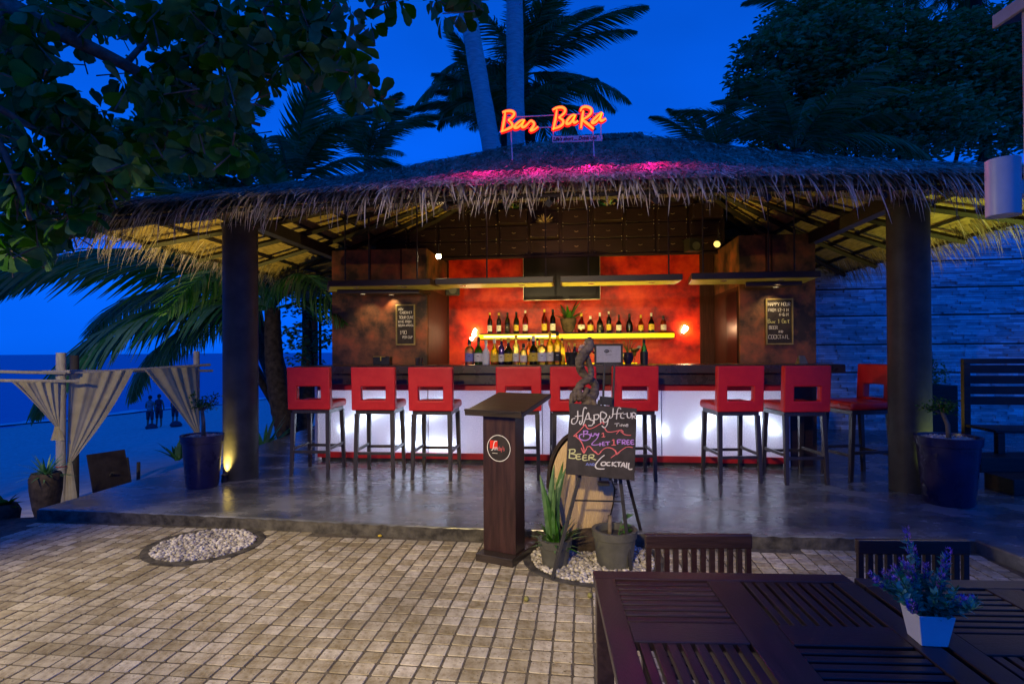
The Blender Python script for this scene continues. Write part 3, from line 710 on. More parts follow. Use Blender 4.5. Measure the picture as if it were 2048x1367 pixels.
LOW = [(939, 'squat', 'glass_clear', 'label_blue', 1.12, 'clear round gin bottle with blue label, leftmost on the counter'), (957, 'jug', 'glass_green', 'label_white', 1.12, 'green bottle with white label, second from left on the counter'),
 (972, 'jug', 'white_glass', None, .98, 'frosted white liqueur bottle on the counter'), (989, 'jug', 'glass_yellow', 'label_yellow', 1.05, 'golden bottle with yellow label right of the white bottle'),
 (1003, 'tall', 'glass_blue', 'label_white', 1.0, 'dark blue bottle with white label on the counter'), (1017, 'jug', 'glass_dark', 'label_yellow', 1.08, 'dark brown bottle right of the blue bottle'),
 (1032, 'tall', 'glass_clear', 'label_white', 1.1, 'tall clear bottle with red striped label on the counter'), (1047, 'squat', 'glass_clear', 'label_white', .92, 'short clear wide bottle with white label on the counter'),
 (1067, 'jug', 'glass_dark', 'label_yellow', 1.15, 'dark bottle with silver pourer on the counter'), (1084, 'squat', 'glass_clear', 'paper', 1.15, 'wide clear bottle with silver diamond label'),
 (1100, 'tall', 'glass_yellow', 'label_white', 1.2, 'tall pale bottle with long pouring neck on the counter'), (1115, 'tall', 'glass_yellow', 'label_dark', 1.22, 'tall golden bottle with black label on the counter')]
for px, k, g, l, s, lab in LOW:
    u = shelf_u(px, 6.45, CT); bottle(F(u, 6.45, CT+.001), k, g, l, lab, s, cap=random.choice(('label_dark', 'label_yellow', 'label_white')), grp='bottles on the bar counter')
for px, dv, g, lab in ((1124, .12, 'glass_yellow', 'yellow bottle half hidden behind the black labelled bottle'), (1058, .12, 'glass_amber', 'amber bottle standing behind the dark bottle with pourer'), (1075, .13, 'glass_clear', 'clear bottle standing behind the silver diamond bottle')):
    bottle(F(shelf_u(px, 6.45+dv, CT), 6.45+dv, CT+.001), 'tall', g, 'label_yellow', lab, 1.0, grp='bottles on the bar counter')
# beer bucket
u = shelf_u(1143, 6.43, CT); bk = empty('ice_bucket', F(u, 6.43, CT), 'small dark metal bucket holding beer bottles on the counter', 'bucket', rz=A)
mb = MB(); mb.lathe([(.055, 0), (.075, .13), (.078, .135), (.070, .13), (.052, .01)], 24); mb.build('bucket_body', 'black_paint', bk, smooth='auto')
for x_ in (-.04, .04):
    mb = MB(); mb.tube([(x_, -.078, .09), (x_, -.09, .05), (x_, -.078, .01)], .004, 6); mb.build('bracket', 'steel', bk)
bottle(F(u-.03, 6.43, CT+.03), 'beer', 'glass_amber', 'label_white', 'left gold topped beer bottle in the dark bucket', .9, cap='label_yellow')
bottle(F(u+.035, 6.43, CT+.03), 'beer', 'glass_dark', 'label_white', 'right beer bottle leaning in the dark bucket', .85, cap='label_yellow')
bottle(F(shelf_u(1288, 6.40, CT), 6.40, CT+.001), 'beer', 'glass_green', 'label_white', 'green beer bottle in a black foam sleeve on the counter', 1.15)
mb = MB(); mb.lathe([(.040, 0), (.042, .135), (.036, .135), (.034, .01)], 20); o = mb.build('bottle_sleeve', 'black_paint', loc=F(shelf_u(1288, 6.40, CT), 6.40, CT+.001), smooth='auto'); tag(o, 'black foam sleeve around the green beer bottle', 'sleeve')
o = MB(); o.box(-.02, 1.36, -.012, .012, 0, .010); o = o.build('led_strip', 'shelf_light', loc=F(-.62+.0, 6.62, CT+.001), rz=A); tag(o, 'thin yellow light strip on the counter behind the bottles', 'light strip')
lamp('AREA', 'strip_lamp', F(0, 6.66, CT+.03), 60, (1, .72, .1), F(0, 6.50, CT+.2), .02); bpy.data.objects['strip_lamp'].data.shape = 'RECTANGLE'; bpy.data.objects['strip_lamp'].data.size = 1.9; bpy.data.objects['strip_lamp'].data.size_y = .02
bpy.data.objects['strip_lamp'].rotation_euler = (rad(165), 0, A)
for px, py, lab in ((947, 668, 'added glow for a bright reflection on the red wall left of the bottle shelf'), (1371, 661, 'added glow for a bright reflection on the red wall right of the bottle shelf')):  # added glowing blobs and point lights for reflections in the glossy wall
    v_ = 8.40; p = F(shelf_u(px, v_, 0), v_, 0); p.z = 1.22+(702-py)/FPX*p.y; gl_ = empty('wall_glint', p, lab, 'glint', rz=A)
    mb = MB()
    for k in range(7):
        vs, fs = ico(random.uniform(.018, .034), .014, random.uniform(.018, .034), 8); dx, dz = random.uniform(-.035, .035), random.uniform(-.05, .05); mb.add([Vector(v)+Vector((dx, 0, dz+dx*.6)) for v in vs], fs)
    mb.build('glint_blob', 'spot_glow', gl_, smooth=True)
    mb = MB(); mb.tube([(0, .0, 0), (0, .05, 0)], .02, 10); mb.build('glint_stub', 'brass', gl_)
    lamp('POINT', 'glint_lamp', p+Vector((0, -.10, 0)), 2.6, (1, .30, .10), None, .01)
# flower vase on the counter
u = shelf_u(1172, 6.42, CT); fv = empty('flower_vase', F(u, 6.42, CT), 'glass vase of white and red roses on the counter', 'vase', rz=A)
mb = MB(); mb.lathe([(.03, 0), (.032, .11), (.036, .12)], 16); mb.build('vase', 'glass_yellow', fv, smooth='auto')
mb = MB(); lf = MB()
for k in range(26):
    a = random.uniform(0, 2*PI); r = random.uniform(.01, .11); z = .24-.9*r+random.uniform(-.03, .02)
    p = Vector((math.cos(a)*r*1.2, math.sin(a)*r*.7, z)); lf.tube([(0, 0, .1), p*.6+Vector((0, 0, .05)), p], .002, 4)
    s = random.uniform(.015, .028)
    for q in range(3): vs, fs = ico(s*(1-.2*q), s*(1-.2*q), s*.8); mb.add([Vector(v)+p+Vector((0, 0, q*.004)) for v in vs], fs, mi=int(abs(r) > .07))
for k in range(60):
    a = random.uniform(0, 2*PI); r = random.uniform(.03, .12); p = Vector((math.cos(a)*r, math.sin(a)*r*.7, random.uniform(.10, .2))); d = Vector((random.uniform(-1, 1), random.uniform(-1, 1), random.uniform(-.3, 1))).normalized()*.03; s_ = d.cross(Vector((0, 0, 1))).normalized()*.01
    lf.add([p, p+d*.5+s_, p+d, p+d*.5-s_], [(0, 1, 2, 3)])
mb.build('flower', ['flower_white', 'flower_red'], fv, smooth=True); lf.build('leaves', 'leaf', fv)
# wifi notice frame
u = shelf_u(1217, 6.34, CT); wf = empty('notice_frame', F(u, 6.34, CT), 'black framed white wireless internet notice standing on the counter', 'frame', rz=A)
mb = MB(); w_, h_ = .155, .225
for x0, x1, z0, z1 in ((-w_, w_, 0, .022), (-w_, w_, h_-.022, h_), (-w_, -w_+.022, .022, h_-.022), (w_-.022, w_, .022, h_-.022)): mb.box(x0, x1, -.012, .008, z0, z1)
mb.build('frame', 'black_paint', wf, bevel=.002)
mb = MB(); mb.box(-w_+.02, w_-.02, -.004, .004, .02, h_-.02); mb.build('paper', 'paper', wf)
mb = MB(); mb.prism([(.028*math.cos(a*PI/12)*1.0-.02, .019*math.sin(a*PI/12)) for a in range(24)], 0, .001); o = mb.build('logo_blob', 'ink', wf, loc=(0, -.0045, .145)); o.rotation_euler = (PI/2, 0, 0)
text_mesh('lettering', 'Wi', .032, 'paper', wf, (-.042, -.0065, .135)); text_mesh('lettering', 'Fi', .032, 'ink', wf, (.012, -.0055, .135))
mb = MB(); mb.box(-.04, .04, -.0052, -.0045, .108, .110); mb.box(-.03, .03, -.0052, -.0045, .100, .1015); mb.build('fine_print', 'ink', wf)
mb = MB(); mb.beam((0, .01, .16), (0, .09, .002), .04, .006); mb.build('easel_back', 'black_paint', wf)
# blue bowl, margarita
u = shelf_u(1256, 6.50, CT); mb = MB(); mb.lathe([(.03, 0), (.035, .005), (.06, .06), (.065, .13), (.061, .13), (.055, .06), (.02, .012)], 24); o = mb.build('bowl', 'blue_glaze', loc=F(u, 6.5, CT), smooth='auto'); tag(o, 'deep blue glazed pot behind the cocktail glass', 'bowl')
spiky('pot_grass', F(u, 6.5, CT+.12), 26, .22, 'sedge', 'thin arching grass leaves in the blue pot on the counter', 1.3, .006, .3)
u = shelf_u(1269, 6.36, CT); mg = empty('cocktail_glass', F(u, 6.36, CT), 'margarita glass with yellow drink and lime slice on the counter', 'glass', rz=A)
mb = MB(); mb.lathe([(.032, 0), (.030, .003), (.004, .008), (.004, .085), (.016, .10), (.020, .13), (.052, .155), (.056, .175), (.053, .175), (.047, .155)], 24); mb.build('glass_bowl', 'glass_clear', mg, smooth='auto')
mb = MB(); mb.lathe([(.0, .095), (.014, .105), (.018, .132), (.046, .157), (.046, .16), (0, .16)], 20); mb.build('drink', 'label_yellow', mg, smooth='auto')
mb = MB(); mb.tube([(.05, -.002, .185), (.05, .002, .185)], .020, 16); mb.build('lime_slice', 'chalk_yellow', mg)
# cash box and glasses on left of counter, vase with plant on the shelf
cbx = empty('card_box', F(shelf_u(783, 6.95, CT), 6.62, CT), 'small black box with yellow trim on the counter at left', 'box', rz=A)
mb = MB(); mb.box(-.10, .10, -.06, .06, 0, .095); mb.build('box_body', 'black_paint', cbx, bevel=.004)
mb = MB(); mb.box(-.10, .05, -.063, -.060, .093, .097); mb.box(-.012, .0, -.063, -.060, .045, .093); mb.build('yellow_trim', 'label_yellow', cbx)
for px in (835, 841):
    gl_ = MB(); gl_.lathe([(.022, 0), (.028, .08), (.026, .08), (.020, .006)], 18); o = gl_.build('tumbler', 'glass_clear', loc=F(shelf_u(px, 6.4+(px-835)*.012, CT), 6.4+(px-835)*.012, CT+.001), smooth='auto')
    tag(o, 'left clear tumbler on the counter by the left wall' if px == 835 else 'right clear tumbler just behind the other at the left wall', 'glass', 'tumblers on the counter')
nb = MB(); x = .05
nb.add([(-.06, -.03, 0), (.06, -.03, 0), (.06, .03, 0), (-.06, .03, 0), (-.045, 0, .085), (.045, 0, .085)], [(0, 1, 5, 4), (2, 3, 4, 5), (0, 4, 3), (1, 2, 5), (3, 2, 1, 0)])
o = nb.build('menu_tent', 'brass_frame', loc=F(shelf_u(1603, 6.3, CT), 6.3, CT+.001), rz=A+.5); tag(o, 'folded beige tent card on the counter at right', 'card')
u = shelf_u(1137, 8.2, 1.48); vp = empty('vase_plant', F(u, 8.2, 1.48), 'brown vase with yellow green fern standing on the glowing shelf', 'plant', rz=A)
mb = MB(); mb.lathe([(.05, 0), (.085, .05), (.11, .14), (.12, .20), (.10, .21), (.09, .15)], 20); mb.build('vase', 'dark_bark', vp, smooth='auto')
spiky('fern_leaf', (0, 0, .17), 26, .34, 'sedge', '', 1.3, .05, .35, par=vp)

# ---- counter
ct = empty('bar_counter', F(0, 6.22, 0), 'long dark bar counter with backlit white front panels', 'bar counter', rz=A)
mb = MB(); mb.prism([(-3.05, -.24), (2.71, -.24), (2.71, .45), (2.2, .45), (-2.6, .45), (-3.05, .45)], .985, CT); mb.build('countertop', 'counter', ct, bevel=.005)
mb = MB(); mb.box(-2.92, 2.58, -.14, .38, .865, .983); mb.build('fascia', 'counter', ct, bevel=.003)
mb = MB(); mb.box(-2.87, 2.22, -.04, .0, .792, .863); mb.build('upper_red_rail', 'red_trim', ct)
mb = MB(); mb.box(-2.87, 2.22, -.04, .0, .035, .098); mb.build('lower_red_rail', 'red_trim', ct)
mb = MB(); mb.box(-2.84, 2.19, .0, .03, 0, .033); mb.build('plinth', 'black_paint', ct)
npn = 4; x0 = -2.87; pw = (2.22+2.87)/npn
for k in range(npn):
    mb = MB(); a, b = x0+k*pw+.003, x0+(k+1)*pw-.003
    mb.add([(a, -.012, .099), (b, -.012, .099), (b, -.012, .791), (a, -.012, .791)], [(0, 1, 2, 3)]); mb.build('light_panel', 'light_panel', ct)
    if k: mb = MB(); mb.box(x0+k*pw-.003, x0+k*pw+.003, -.014, -.006, .099, .791); mb.build('panel_joint', 'steel', ct)
mb = MB(); mb.box(-2.87, 2.22, .30, .33, 0, .98); mb.box(-2.90, -2.87, -.04, .33, 0, .98); mb.box(2.22, 2.25, -.04, .33, 0, .98); mb.build('light_box', 'white_paint', ct)
mb = MB(); mb.box(2.25, 2.50, .02, .45, 0, .863); mb.build('end_cupboard', 'drawer_wood', ct, bevel=.004)
mb = MB(); mb.box(-2.90, 2.25, .33, .60, 0, .98); mb.build('back_body', 'drawer_wood', ct)
for (ax, az, bx, bz) in ((-2.62, .34, -2.02, .66), (-1.95, .38, -1.35, .66), (-.15, .62, .18, .40), (-.70, .22, -.40, .34), (-2.0, .22, -1.3, .18), (.42, .66, 1.0, .34), (1.22, .32, 1.66, .64), (1.72, .64, 2.14, .36)):
    mb = MB(); mb.tube([(ax, .034, az), (bx, .034, bz)], .013, 8); mb.build('fluorescent_tube', 'tube_light', ct)

for az in (.22, .70):  # extra tubes added as fill, to even out the panel glow
    mb = MB(); mb.tube([(-2.75, .27, az), (2.12, .27, az)], .016, 8); mb.build('fill_tube', 'tube_fill', ct)
# ---- hanging light boards
def canopy(poly, z0, th, label, lights, rods, sub=None, wash=0):
    c = empty('hanging_light_board', F(0, 6.5, z0), label, 'light board', rz=A, group='suspended light boards over the counter')
    mb = MB(); mb.prism([(x, y-6.5) for x, y in poly], 0, th); mb.build('board', 'drawer_wood', c, bevel=.004)
    mb = MB(); cx = sum(p[0] for p in poly)/len(poly); cy = sum(p[1] for p in poly)/len(poly)
    mb.prism([(cx+(x-cx)*.97, cy+(y-cy)*.94-6.5) for x, y in poly], -.005, -.001); mb.build('underside', 'lit_underside', c)
    if sub:
        mb = MB(); mb.prism([(x, y-6.5) for x, y in sub], -.055, -.007); mb.build('lower_board', 'drawer_wood', c, bevel=.003)
    for (x, y, lo) in lights:
        zz = -.060 if lo else -.008
        mb = MB(); mb.lathe([(.030, 0), (.030, .004)], 16, o=(x, y-6.5, zz)); d = mb.build('downlight', 'downlight', c)
        mb = MB(); mb.lathe([(.034, -.001), (.038, -.001), (.038, .003), (.034, .003)], 16, o=(x, y-6.5, zz)); mb.build('downlight_rim', 'steel', d)
        p = F(x, y, z0+zz-.012); lamp('SPOT', 'downlight_lamp', p, 27 if wash else 6, (1, .70, .30), p+Vector((0, 0, -1))+V*(1.1 if wash else .55), .012, 110 if wash else 95, .8)
    for x, y in rods:
        mb = MB(); mb.tube([(x, y-6.5, th), (x, y-6.5, 1.1)], .010, 6); mb.build('rod', 'black_paint', c)
canopy([(-2.88, 6.5), (-1.64, 6.5), (-1.50, 7.05), (-3.14, 7.05)], 2.005, .068, 'dark hanging board with four downlights, leftmost over the counter', [(-2.60, 6.68, 0), (-2.0, 6.66, 0), (-2.62, 6.95, 1), (-2.3, 7.1, 1)], [(-2.75, 6.7), (-2.45, 6.7), (-1.85, 6.7)], sub=[(-2.9, 6.8), (-1.9, 6.95), (-1.8, 7.18), (-2.5, 7.18)])
canopy([(-1.58, 6.5), (-.205, 6.5), (-.205, 6.92), (-1.58, 6.92)], 2.005, .068, 'dark hanging board left of the centre gap, in front of the red wall', [(-1.28, 6.66, 0), (-.58, 6.68, 0)], [(-1.0, 6.7), (-.30, 6.72)], wash=1)
canopy([(-.125, 6.5), (1.235, 6.5), (1.235, 6.92), (-.125, 6.92)], 2.005, .068, 'dark hanging board right of the centre gap, in front of the red wall', [(.23, 6.66, 0), (.92, 6.68, 0)], [(.2, 6.72), (1.12, 6.72)], wash=1)
canopy([(1.33, 6.5), (2.70, 6.5), (2.75, 7.05), (1.40, 7.05)], 2.01, .068, 'dark hanging board with three downlights, rightmost over the counter', [(1.72, 6.68, 0), (2.36, 6.72, 0), (2.40, 7.0, 1)], [(1.50, 6.7), (2.22, 6.7), (2.5, 6.7)], sub=[(2.0, 6.8), (2.62, 6.8), (2.4, 7.17), (2.1, 7.17)])
# extra rods down from roof carry through (visible thin rods)
# spot lamps and speakers
def spotlamp(p, aim, lab, glow, r=.035):
    s = empty('spot_lamp', p, lab, 'spotlight'); d = (Vector(aim)-Vector(p)).normalized()
    mb = MB(); mb.tube([Vector((0, 0, 0)), -d*.10, -d*.12], [r*1.15, r*1.1, r*.6], 16); mb.build('lamp_body', 'black_paint', s, smooth='auto')
    mb = MB(); mb.tube([d*.002, d*.005], r, 18); mb.build('lamp_lens', glow, s)
    mb = MB(); mb.tube([-d*.06, -d*.06+Vector((0, 0, .16))], .008, 6); mb.build('bracket', 'black_paint', s)
ps = F(shelf_u(878, 7.05, 0), 7.05, 0); ps.z = 1.22+(703.5-513)/FPX*ps.y
spotlamp(ps, (0, 0, 1.2), 'bright spotlight shining at the viewer beside the left board', 'spot_glow', .032)
lamp('SPOT', 'spot_lamp_light', ps+Vector((.01, -.02, 0)), 14, (1, .75, .38), (0.2, 1.5, .3), .03, 100, .7)
ps2 = F(shelf_u(1436, 7.1, 0), 7.1, 0); ps2.z = 1.22+(699-487)/FPX*ps2.y
spotlamp(ps2, ps2+Vector((-1.2, -1.5, -.9)), 'yellow lit spotlight beside the right wall block', 'lens_yellow', .040)
for px, py, v, lab in ((1388, 490, 7.9, 'black loudspeaker under the drawer cabinet at right'), (905, 575, 7.9, 'small black loudspeaker by the red wall at left')):
    p = F(shelf_u(px, v, 0), v, 0); p.z = 1.22+(700-py)/FPX*p.y
    s = empty('loudspeaker', p, lab, 'speaker', rz=A+.3)
    mb = MB(); mb.box(-.10, .10, -.08, .08, -.09, .09); mb.build('speaker_box', 'black_paint', s, bevel=.01)
    mb = MB(); mb.tube([(0, -.081, -.02), (0, -.086, -.02)], .055, 18); mb.build('speaker_cone', 'grey_plastic', s)
    mb = MB(); mb.tube([(0, .07, 0), (0, .30, .12)], .012, 6); mb.build('bracket', 'black_paint', s)
# chalk boards on side walls
def wallboard(u, v, z0, w, h, lab, lines):
    b = empty('wall_chalkboard', F(u, v, z0), lab, 'chalkboard', rz=A)
    mb = MB(); f = .018
    for x0, x1, a, c in ((-w/2, w/2, 0, f), (-w/2, w/2, h-f, h), (-w/2, -w/2+f, f, h-f), (w/2-f, w/2, f, h-f)): mb.box(x0, x1, -.022, 0, a, c)
    mb.build('frame', 'brass_frame', b, bevel=.003)
    mb = MB(); mb.box(-w/2+f-.002, w/2-f+.002, -.012, -.002, f-.002, h-f+.002); mb.build('slate', 'board_black', b)
    mb = MB()
    for t, x, z, hh, mi in lines: letters(mb, t, -w/2+f+x*w, h*z, hh, y=-.013, r=.0027, jit=.05, mi=mi, gap=.22)
    mb.build('chalk_text', ['chalk_white', 'chalk_yellow'], b, kind='stuff')
wallboard(-2.14, 7.19, 1.305, .255, .53, 'brass framed price chalkboard on the left wall block', [('NEW', .08, .85, .03, 0), ('CABERNET', .16, .77, .03, 0), ('TOUR CUVE', .1, .65, .034, 0), ('WINE FROM', .06, .55, .03, 0), ('SOUTH AFRICA', .06, .46, .026, 0), ('190', .14, .27, .046, 0), ('PER CUP', .28, .17, .03, 0)])
wallboard(2.50, 7.19, 1.28, .32, .56, 'brass framed happy hour chalkboard on the right wall block', [('HAPPY HOUR', .04, .84, .040, 0), ('FROM 12-1 M', .04, .72, .034, 0), ('4-6 M', .42, .62, .036, 0), ('Buy 1 Get 1', .02, .47, .046, 1), ('BEER', .06, .34, .038, 0), ('AND', .40, .26, .028, 0), ('COCKTAIL', .04, .13, .046, 0)])

# ---- sign on the roof
sg = empty('roof_sign', W(1105, 311, 5.7), 'glowing orange script sign on white posts on the thatched roof', 'sign')
SO = sg.location.copy()
def S(cx, cy, dy=0.):      # coordinates of the lettering sheet -> sign-local
    p = W(960+cx/6.827, 180+cy/6.827, 5.7)-SO; return Vector((p.x, dy, p.z))
word = [
 [[(345, 320), (335, 400), (318, 500), (300, 585)], [(308, 325), (360, 308), (430, 308), (468, 340), (440, 390), (385, 428)], [(385, 428), (430, 470), (438, 515), (380, 550), (285, 588)]],
 [[(595, 425), (545, 445), (480, 505), (475, 535), (520, 525), (580, 470), (608, 425)], [(608, 425), (575, 490), (578, 525), (615, 515), (660, 470)]],
 [[(660, 470), (695, 440), (735, 470), (728, 510), (688, 570), (735, 560), (792, 518)]],
 [[(1045, 290), (1030, 400), (1012, 490), (995, 565)], [(990, 290), (1050, 262), (1120, 258), (1158, 290), (1140, 340), (1070, 395)], [(1070, 395), (1125, 430), (1130, 475), (1080, 520), (985, 552)]],
 [[(1290, 355), (1240, 375), (1185, 440), (1180, 480), (1225, 470), (1275, 405), (1300, 360)], [(1300, 360), (1270, 430), (1285, 465), (1335, 440)]],
 [[(1405, 300), (1390, 400), (1372, 540)], [(1368, 310), (1385, 265), (1440, 248), (1505, 275), (1510, 330), (1460, 385), (1385, 425)], [(1385, 425), (1450, 470), (1545, 550)]],
 [[(1660, 325), (1610, 360), (1540, 430), (1525, 468), (1570, 458), (1630, 395), (1662, 330)], [(1662, 330), (1635, 400), (1650, 440), (1712, 408)]]]
for L_ in word:
    core = MB(); halo = MB()
    for st in L_:
        P = smoothline([S(x, y) for x, y in st], 5); n = len(P)
        rc = [.0095*(.65+.6*math.sin(PI*(i+.6)/(n+.2))) for i in range(n)]
        P1 = [p+Vector((0, -.030, 0)) for p in P]
        ribbon(core, P1, rc, 0, .008); ribbon(halo, [p+Vector((0, -.001, 0)) for p in P], [r+.0105 for r in rc], 0, .022)
    h_ = halo.build('letter', 'neon_halo', sg); core.build('lit_face', 'neon_core', h_)
mb = MB()
def bar(a, b, r=.0065, dy=.012): mb.tube([S(*a, dy), S(*b, dy)], r, 6)
bar((440, 950), (425, 590), .008); bar((1560, 900), (1545, 560), .008); bar((300, 370), (1660, 310)); bar((560, 520), (1000, 500)); bar((1000, 630), (1000, 560)); bar((1655, 620), (1655, 310)); bar((425, 590), (425, 380)); bar((1545, 560), (1545, 315))
mb.build('post_frame', 'white_paint', sg)
a_, b_ = S(988, 635), S(1672, 615); c_, d_ = S(1672, 695), S(988, 720)
mb = MB(); mb.add([(p.x, p.y-.004, p.z) for p in (a_, b_, c_, d_)]+[(p.x, p.y+.006, p.z) for p in (a_, b_, c_, d_)], [(0, 3, 2, 1), (4, 5, 6, 7), (0, 1, 5, 4), (1, 2, 6, 5), (2, 3, 7, 6), (3, 0, 4, 7)]); mb.build('motto_board', 'white_paint', sg)
t_ = text_mesh('motto_lettering', "Life's short ... Drink Up!", .052, 'sign_red', sg, S(996, 700)+Vector((0, -.0065, .002)), rot=(PI/2, -.028, 0), shear=.35, xs=.86, bold=.0016)
for px in (960, 1070, 1180, 1300):
    p = W(px, 285, 5.62)
    lamp('SPOT', 'assumed_led_lamp', p, 32, (1, .006, .30), p+Vector((0, -.42, -.5)), .008, 112, 1)  # assumed LED spots without fixtures, for the magenta light on the thatch

# ================================================================== stools
def stool():
    r = empty('bar_stool', (0, 0, 0), '', 'bar stool', group='red bar stools along the counter')
    w = .215
    # seat cushion: local +y is forward (towards the bar)
    mb = MB(); mb.box(-w, w, .0, .43, .655, .735); mb.build('seat', 'red_leather', r, bevel=.028, seg=3)
    mb = MB()
    # backrest with window: outer frame pieces as one continuous shell
    zo, z1, zi0, zi1, xi = .655, 1.075, .755, .885, .120
    X = [-w, -xi, xi, w]; Z = [zo, zi0, zi1, z1]
    for i in range(3):
        for j in range(3):
            if i == 1 and j == 1: continue
            mb.add([], [])
    vs = []; idx = {}
    def vid(i, j, k):
        if (i, j, k) not in idx: idx[(i, j, k)] = len(vs); vs.append((X[i], (-.045, .025)[k]-(Z[j]-.66)*.06, Z[j]))
        return idx[(i, j, k)]
    fs = []
    for i in range(3):
        for j in range(3):
            if i == 1 and j == 1: continue
            fs.append((vid(i, j, 0), vid(i+1, j, 0), vid(i+1, j+1, 0), vid(i, j+1, 0))); fs.append((vid(i, j, 1), vid(i, j+1, 1), vid(i+1, j+1, 1), vid(i+1, j, 1)))
            for (di, dj, e) in ((0, -1, ((i, j), (i+1, j))), (0, 1, ((i+1, j+1), (i, j+1))), (-1, 0, ((i, j+1), (i, j))), (1, 0, ((i+1, j), (i+1, j+1)))):
                ni, nj = i+di, j+dj
                if not (0 <= ni < 3 and 0 <= nj < 3) or (ni == 1 and nj == 1):
                    (a, b), (c, d) = e; fs.append((vid(a, b, 1), vid(c, d, 1), vid(c, d, 0), vid(a, b, 0)))
    mb.add(vs, fs); mb.build('backrest', 'red_leather', r, bevel=.011, seg=3)
    mb = MB()
    # piping
    mb.tube([(-w+.012, -.051, z1-.012), (-w+.010, -.047, zo+.02)], .003, 5); mb.tube([(w-.012, -.051, z1-.012), (w-.010, -.047, zo+.02)], .003, 5)
    mb.build('piping', 'red_leather', r)
    mb = MB(); mb.box(-.19, .19, .0, .40, .615, .655); mb.build('seat_frame', 'stool_wood', r, bevel=.003)
    for x in (-.175, .175):
        for y, k in ((.005, -1), (.385, 1)):
            m_ = MB(); a = Vector((x, y, .62)); b = Vector((x*1.06, y+k*.035, 0)); s0, s1 = .022, .016
            vs = []
            for p, s_ in ((b, s1), (a, s0)):
                for i, j in ((-1, -1), (1, -1), (1, 1), (-1, 1)): vs.append(p+Vector((i*s_, j*s_, 0)))
            m_.add(vs, [(0, 3, 2, 1), (4, 5, 6, 7), (0, 1, 5, 4), (1, 2, 6, 5), (2, 3, 7, 6), (3, 0, 4, 7)]); m_.build('leg', 'stool_wood', r, bevel=.003)
    for a, b in (((-.18, -.012, .235), (.18, -.012, .235)), ((-.18, .405, .235), (.18, .405, .235)), ((-.182, -.012, .262), (-.182, .405, .262)), ((.182, -.012, .262), (.182, .405, .262))):
        m_ = MB(); m_.beam(a, b, .020, .028); m_.build('stretcher', 'stool_wood', r, bevel=.002)
    return r
st0 = stool()
ST = [(621, 5.66, -.06, 'red bar stool standing left of the counter, nearest the left column'), (749, 5.56, -.05, 'second red bar stool from the left, before the left light panel'), (863, 5.46, -.10, 'third red bar stool from the left, beside the wooden lectern'),
      (1037, 5.42, -.04, 'red bar stool half hidden behind the lectern top'), (1145, 5.36, -.02, 'red bar stool behind the twisted root sculpture'), (1268, 5.34, -.02, 'red bar stool behind the easel mast'),
      (1476, 5.24, .02, 'red bar stool alone between the easel and the two right stools'), (1608, 5.18, .03, 'red bar stool at the right end of the row, facing the happy hour board')]
for k, (px, Y, rz, lab) in enumerate(ST):
    p = Vector(((px-1024)/FPX*Y, Y, 0))
    o = st0 if k == 0 else dup(st0, p, rz, lab)
    o.location = p; o.rotation_euler = (0, 0, rz); o['label'] = lab
dup(st0, Vector((3.50, 5.50, 0)), rad(99), 'red bar stool turned sideways beside the right column')

# ================================================================== foreground objects
# lectern
L0 = G(1010, 1118, PZ); le = empty('lectern', (L0.x, L0.y+.05, PZ), 'dark wooden lectern with a round red and black logo', 'lectern', rz=rad(-27))
mb = MB(); mb.box(-.13, .13, -.15, .27, 0, .05); mb.build('base', 'lectern_dark', le, bevel=.004)
mb = MB(); mb.box(-.115, .115, -.075, .055, .05, .93); mb.build('pillar', 'lectern_wood', le, bevel=.003)
mb = MB(); R_ = Matrix.Translation((0, .05, .955)) @ Matrix.Rotation(rad(11), 4, 'X')
mb.box(-.20, .20, -.21, .25, -.012, .018, R=R_); mb.build('top_board', 'lectern_dark', le, bevel=.004)
mb = MB(); mb.box(-.20, .20, -.215, -.195, .018, .030, R=R_); mb.build('book_ledge', 'lectern_dark', le, bevel=.003)
lg = MB(); lg.tube([(0, -.0755, 0), (0, -.0775, 0)], .081, 40); o = lg.build('logo_disc', 'board_black', le, loc=(0, 0, .70))
mb = MB()
for k in range(48):
    a0, a1 = 2*PI*k/48, 2*PI*(k+1)/48; mb.add([(.079*math.cos(a0), -.0782, .079*math.sin(a0)), (.079*math.cos(a1), -.0782, .079*math.sin(a1)), (.083*math.cos(a1), -.0782, .083*math.sin(a1)), (.083*math.cos(a0), -.0782, .083*math.sin(a0))], [(0, 1, 2, 3)])
mb.build('logo_ring', 'white_paint', le, loc=(0, 0, .70))
mb = MB(); mb.box(-.062, -.008, -.0786, -.0780, -.004, .046); mb.build('logo_square', 'logo_red', le, loc=(0, 0, .70))
mb = MB(); ribbon(mb, smoothline([Vector((-.012, -.0790, .043)), Vector((-.028, -.0790, .040)), Vector((-.036, -.0790, .016)), Vector((-.040, -.0790, -.008)), Vector((-.052, -.0790, -.016))], 5), .0024, 0, .0006); mb.build('logo_stroke', 'white_paint', le, loc=(0, 0, .70))
text_mesh('logo_lettering', 'un', .040, 'white_paint', le, (-.034, -.0789, .688), xs=.7, extrude=.0004); text_mesh('logo_lettering', "day's", .040, 'chalk_pink', le, (-.006, -.0789, .686), xs=.62, extrude=.0004)
mb = MB(); mb.box(-.045, -.008, -.0790, -.0785, -.034, -.031); mb.build('logo_small_print', 'chalk_white', le, loc=(0, 0, .70))

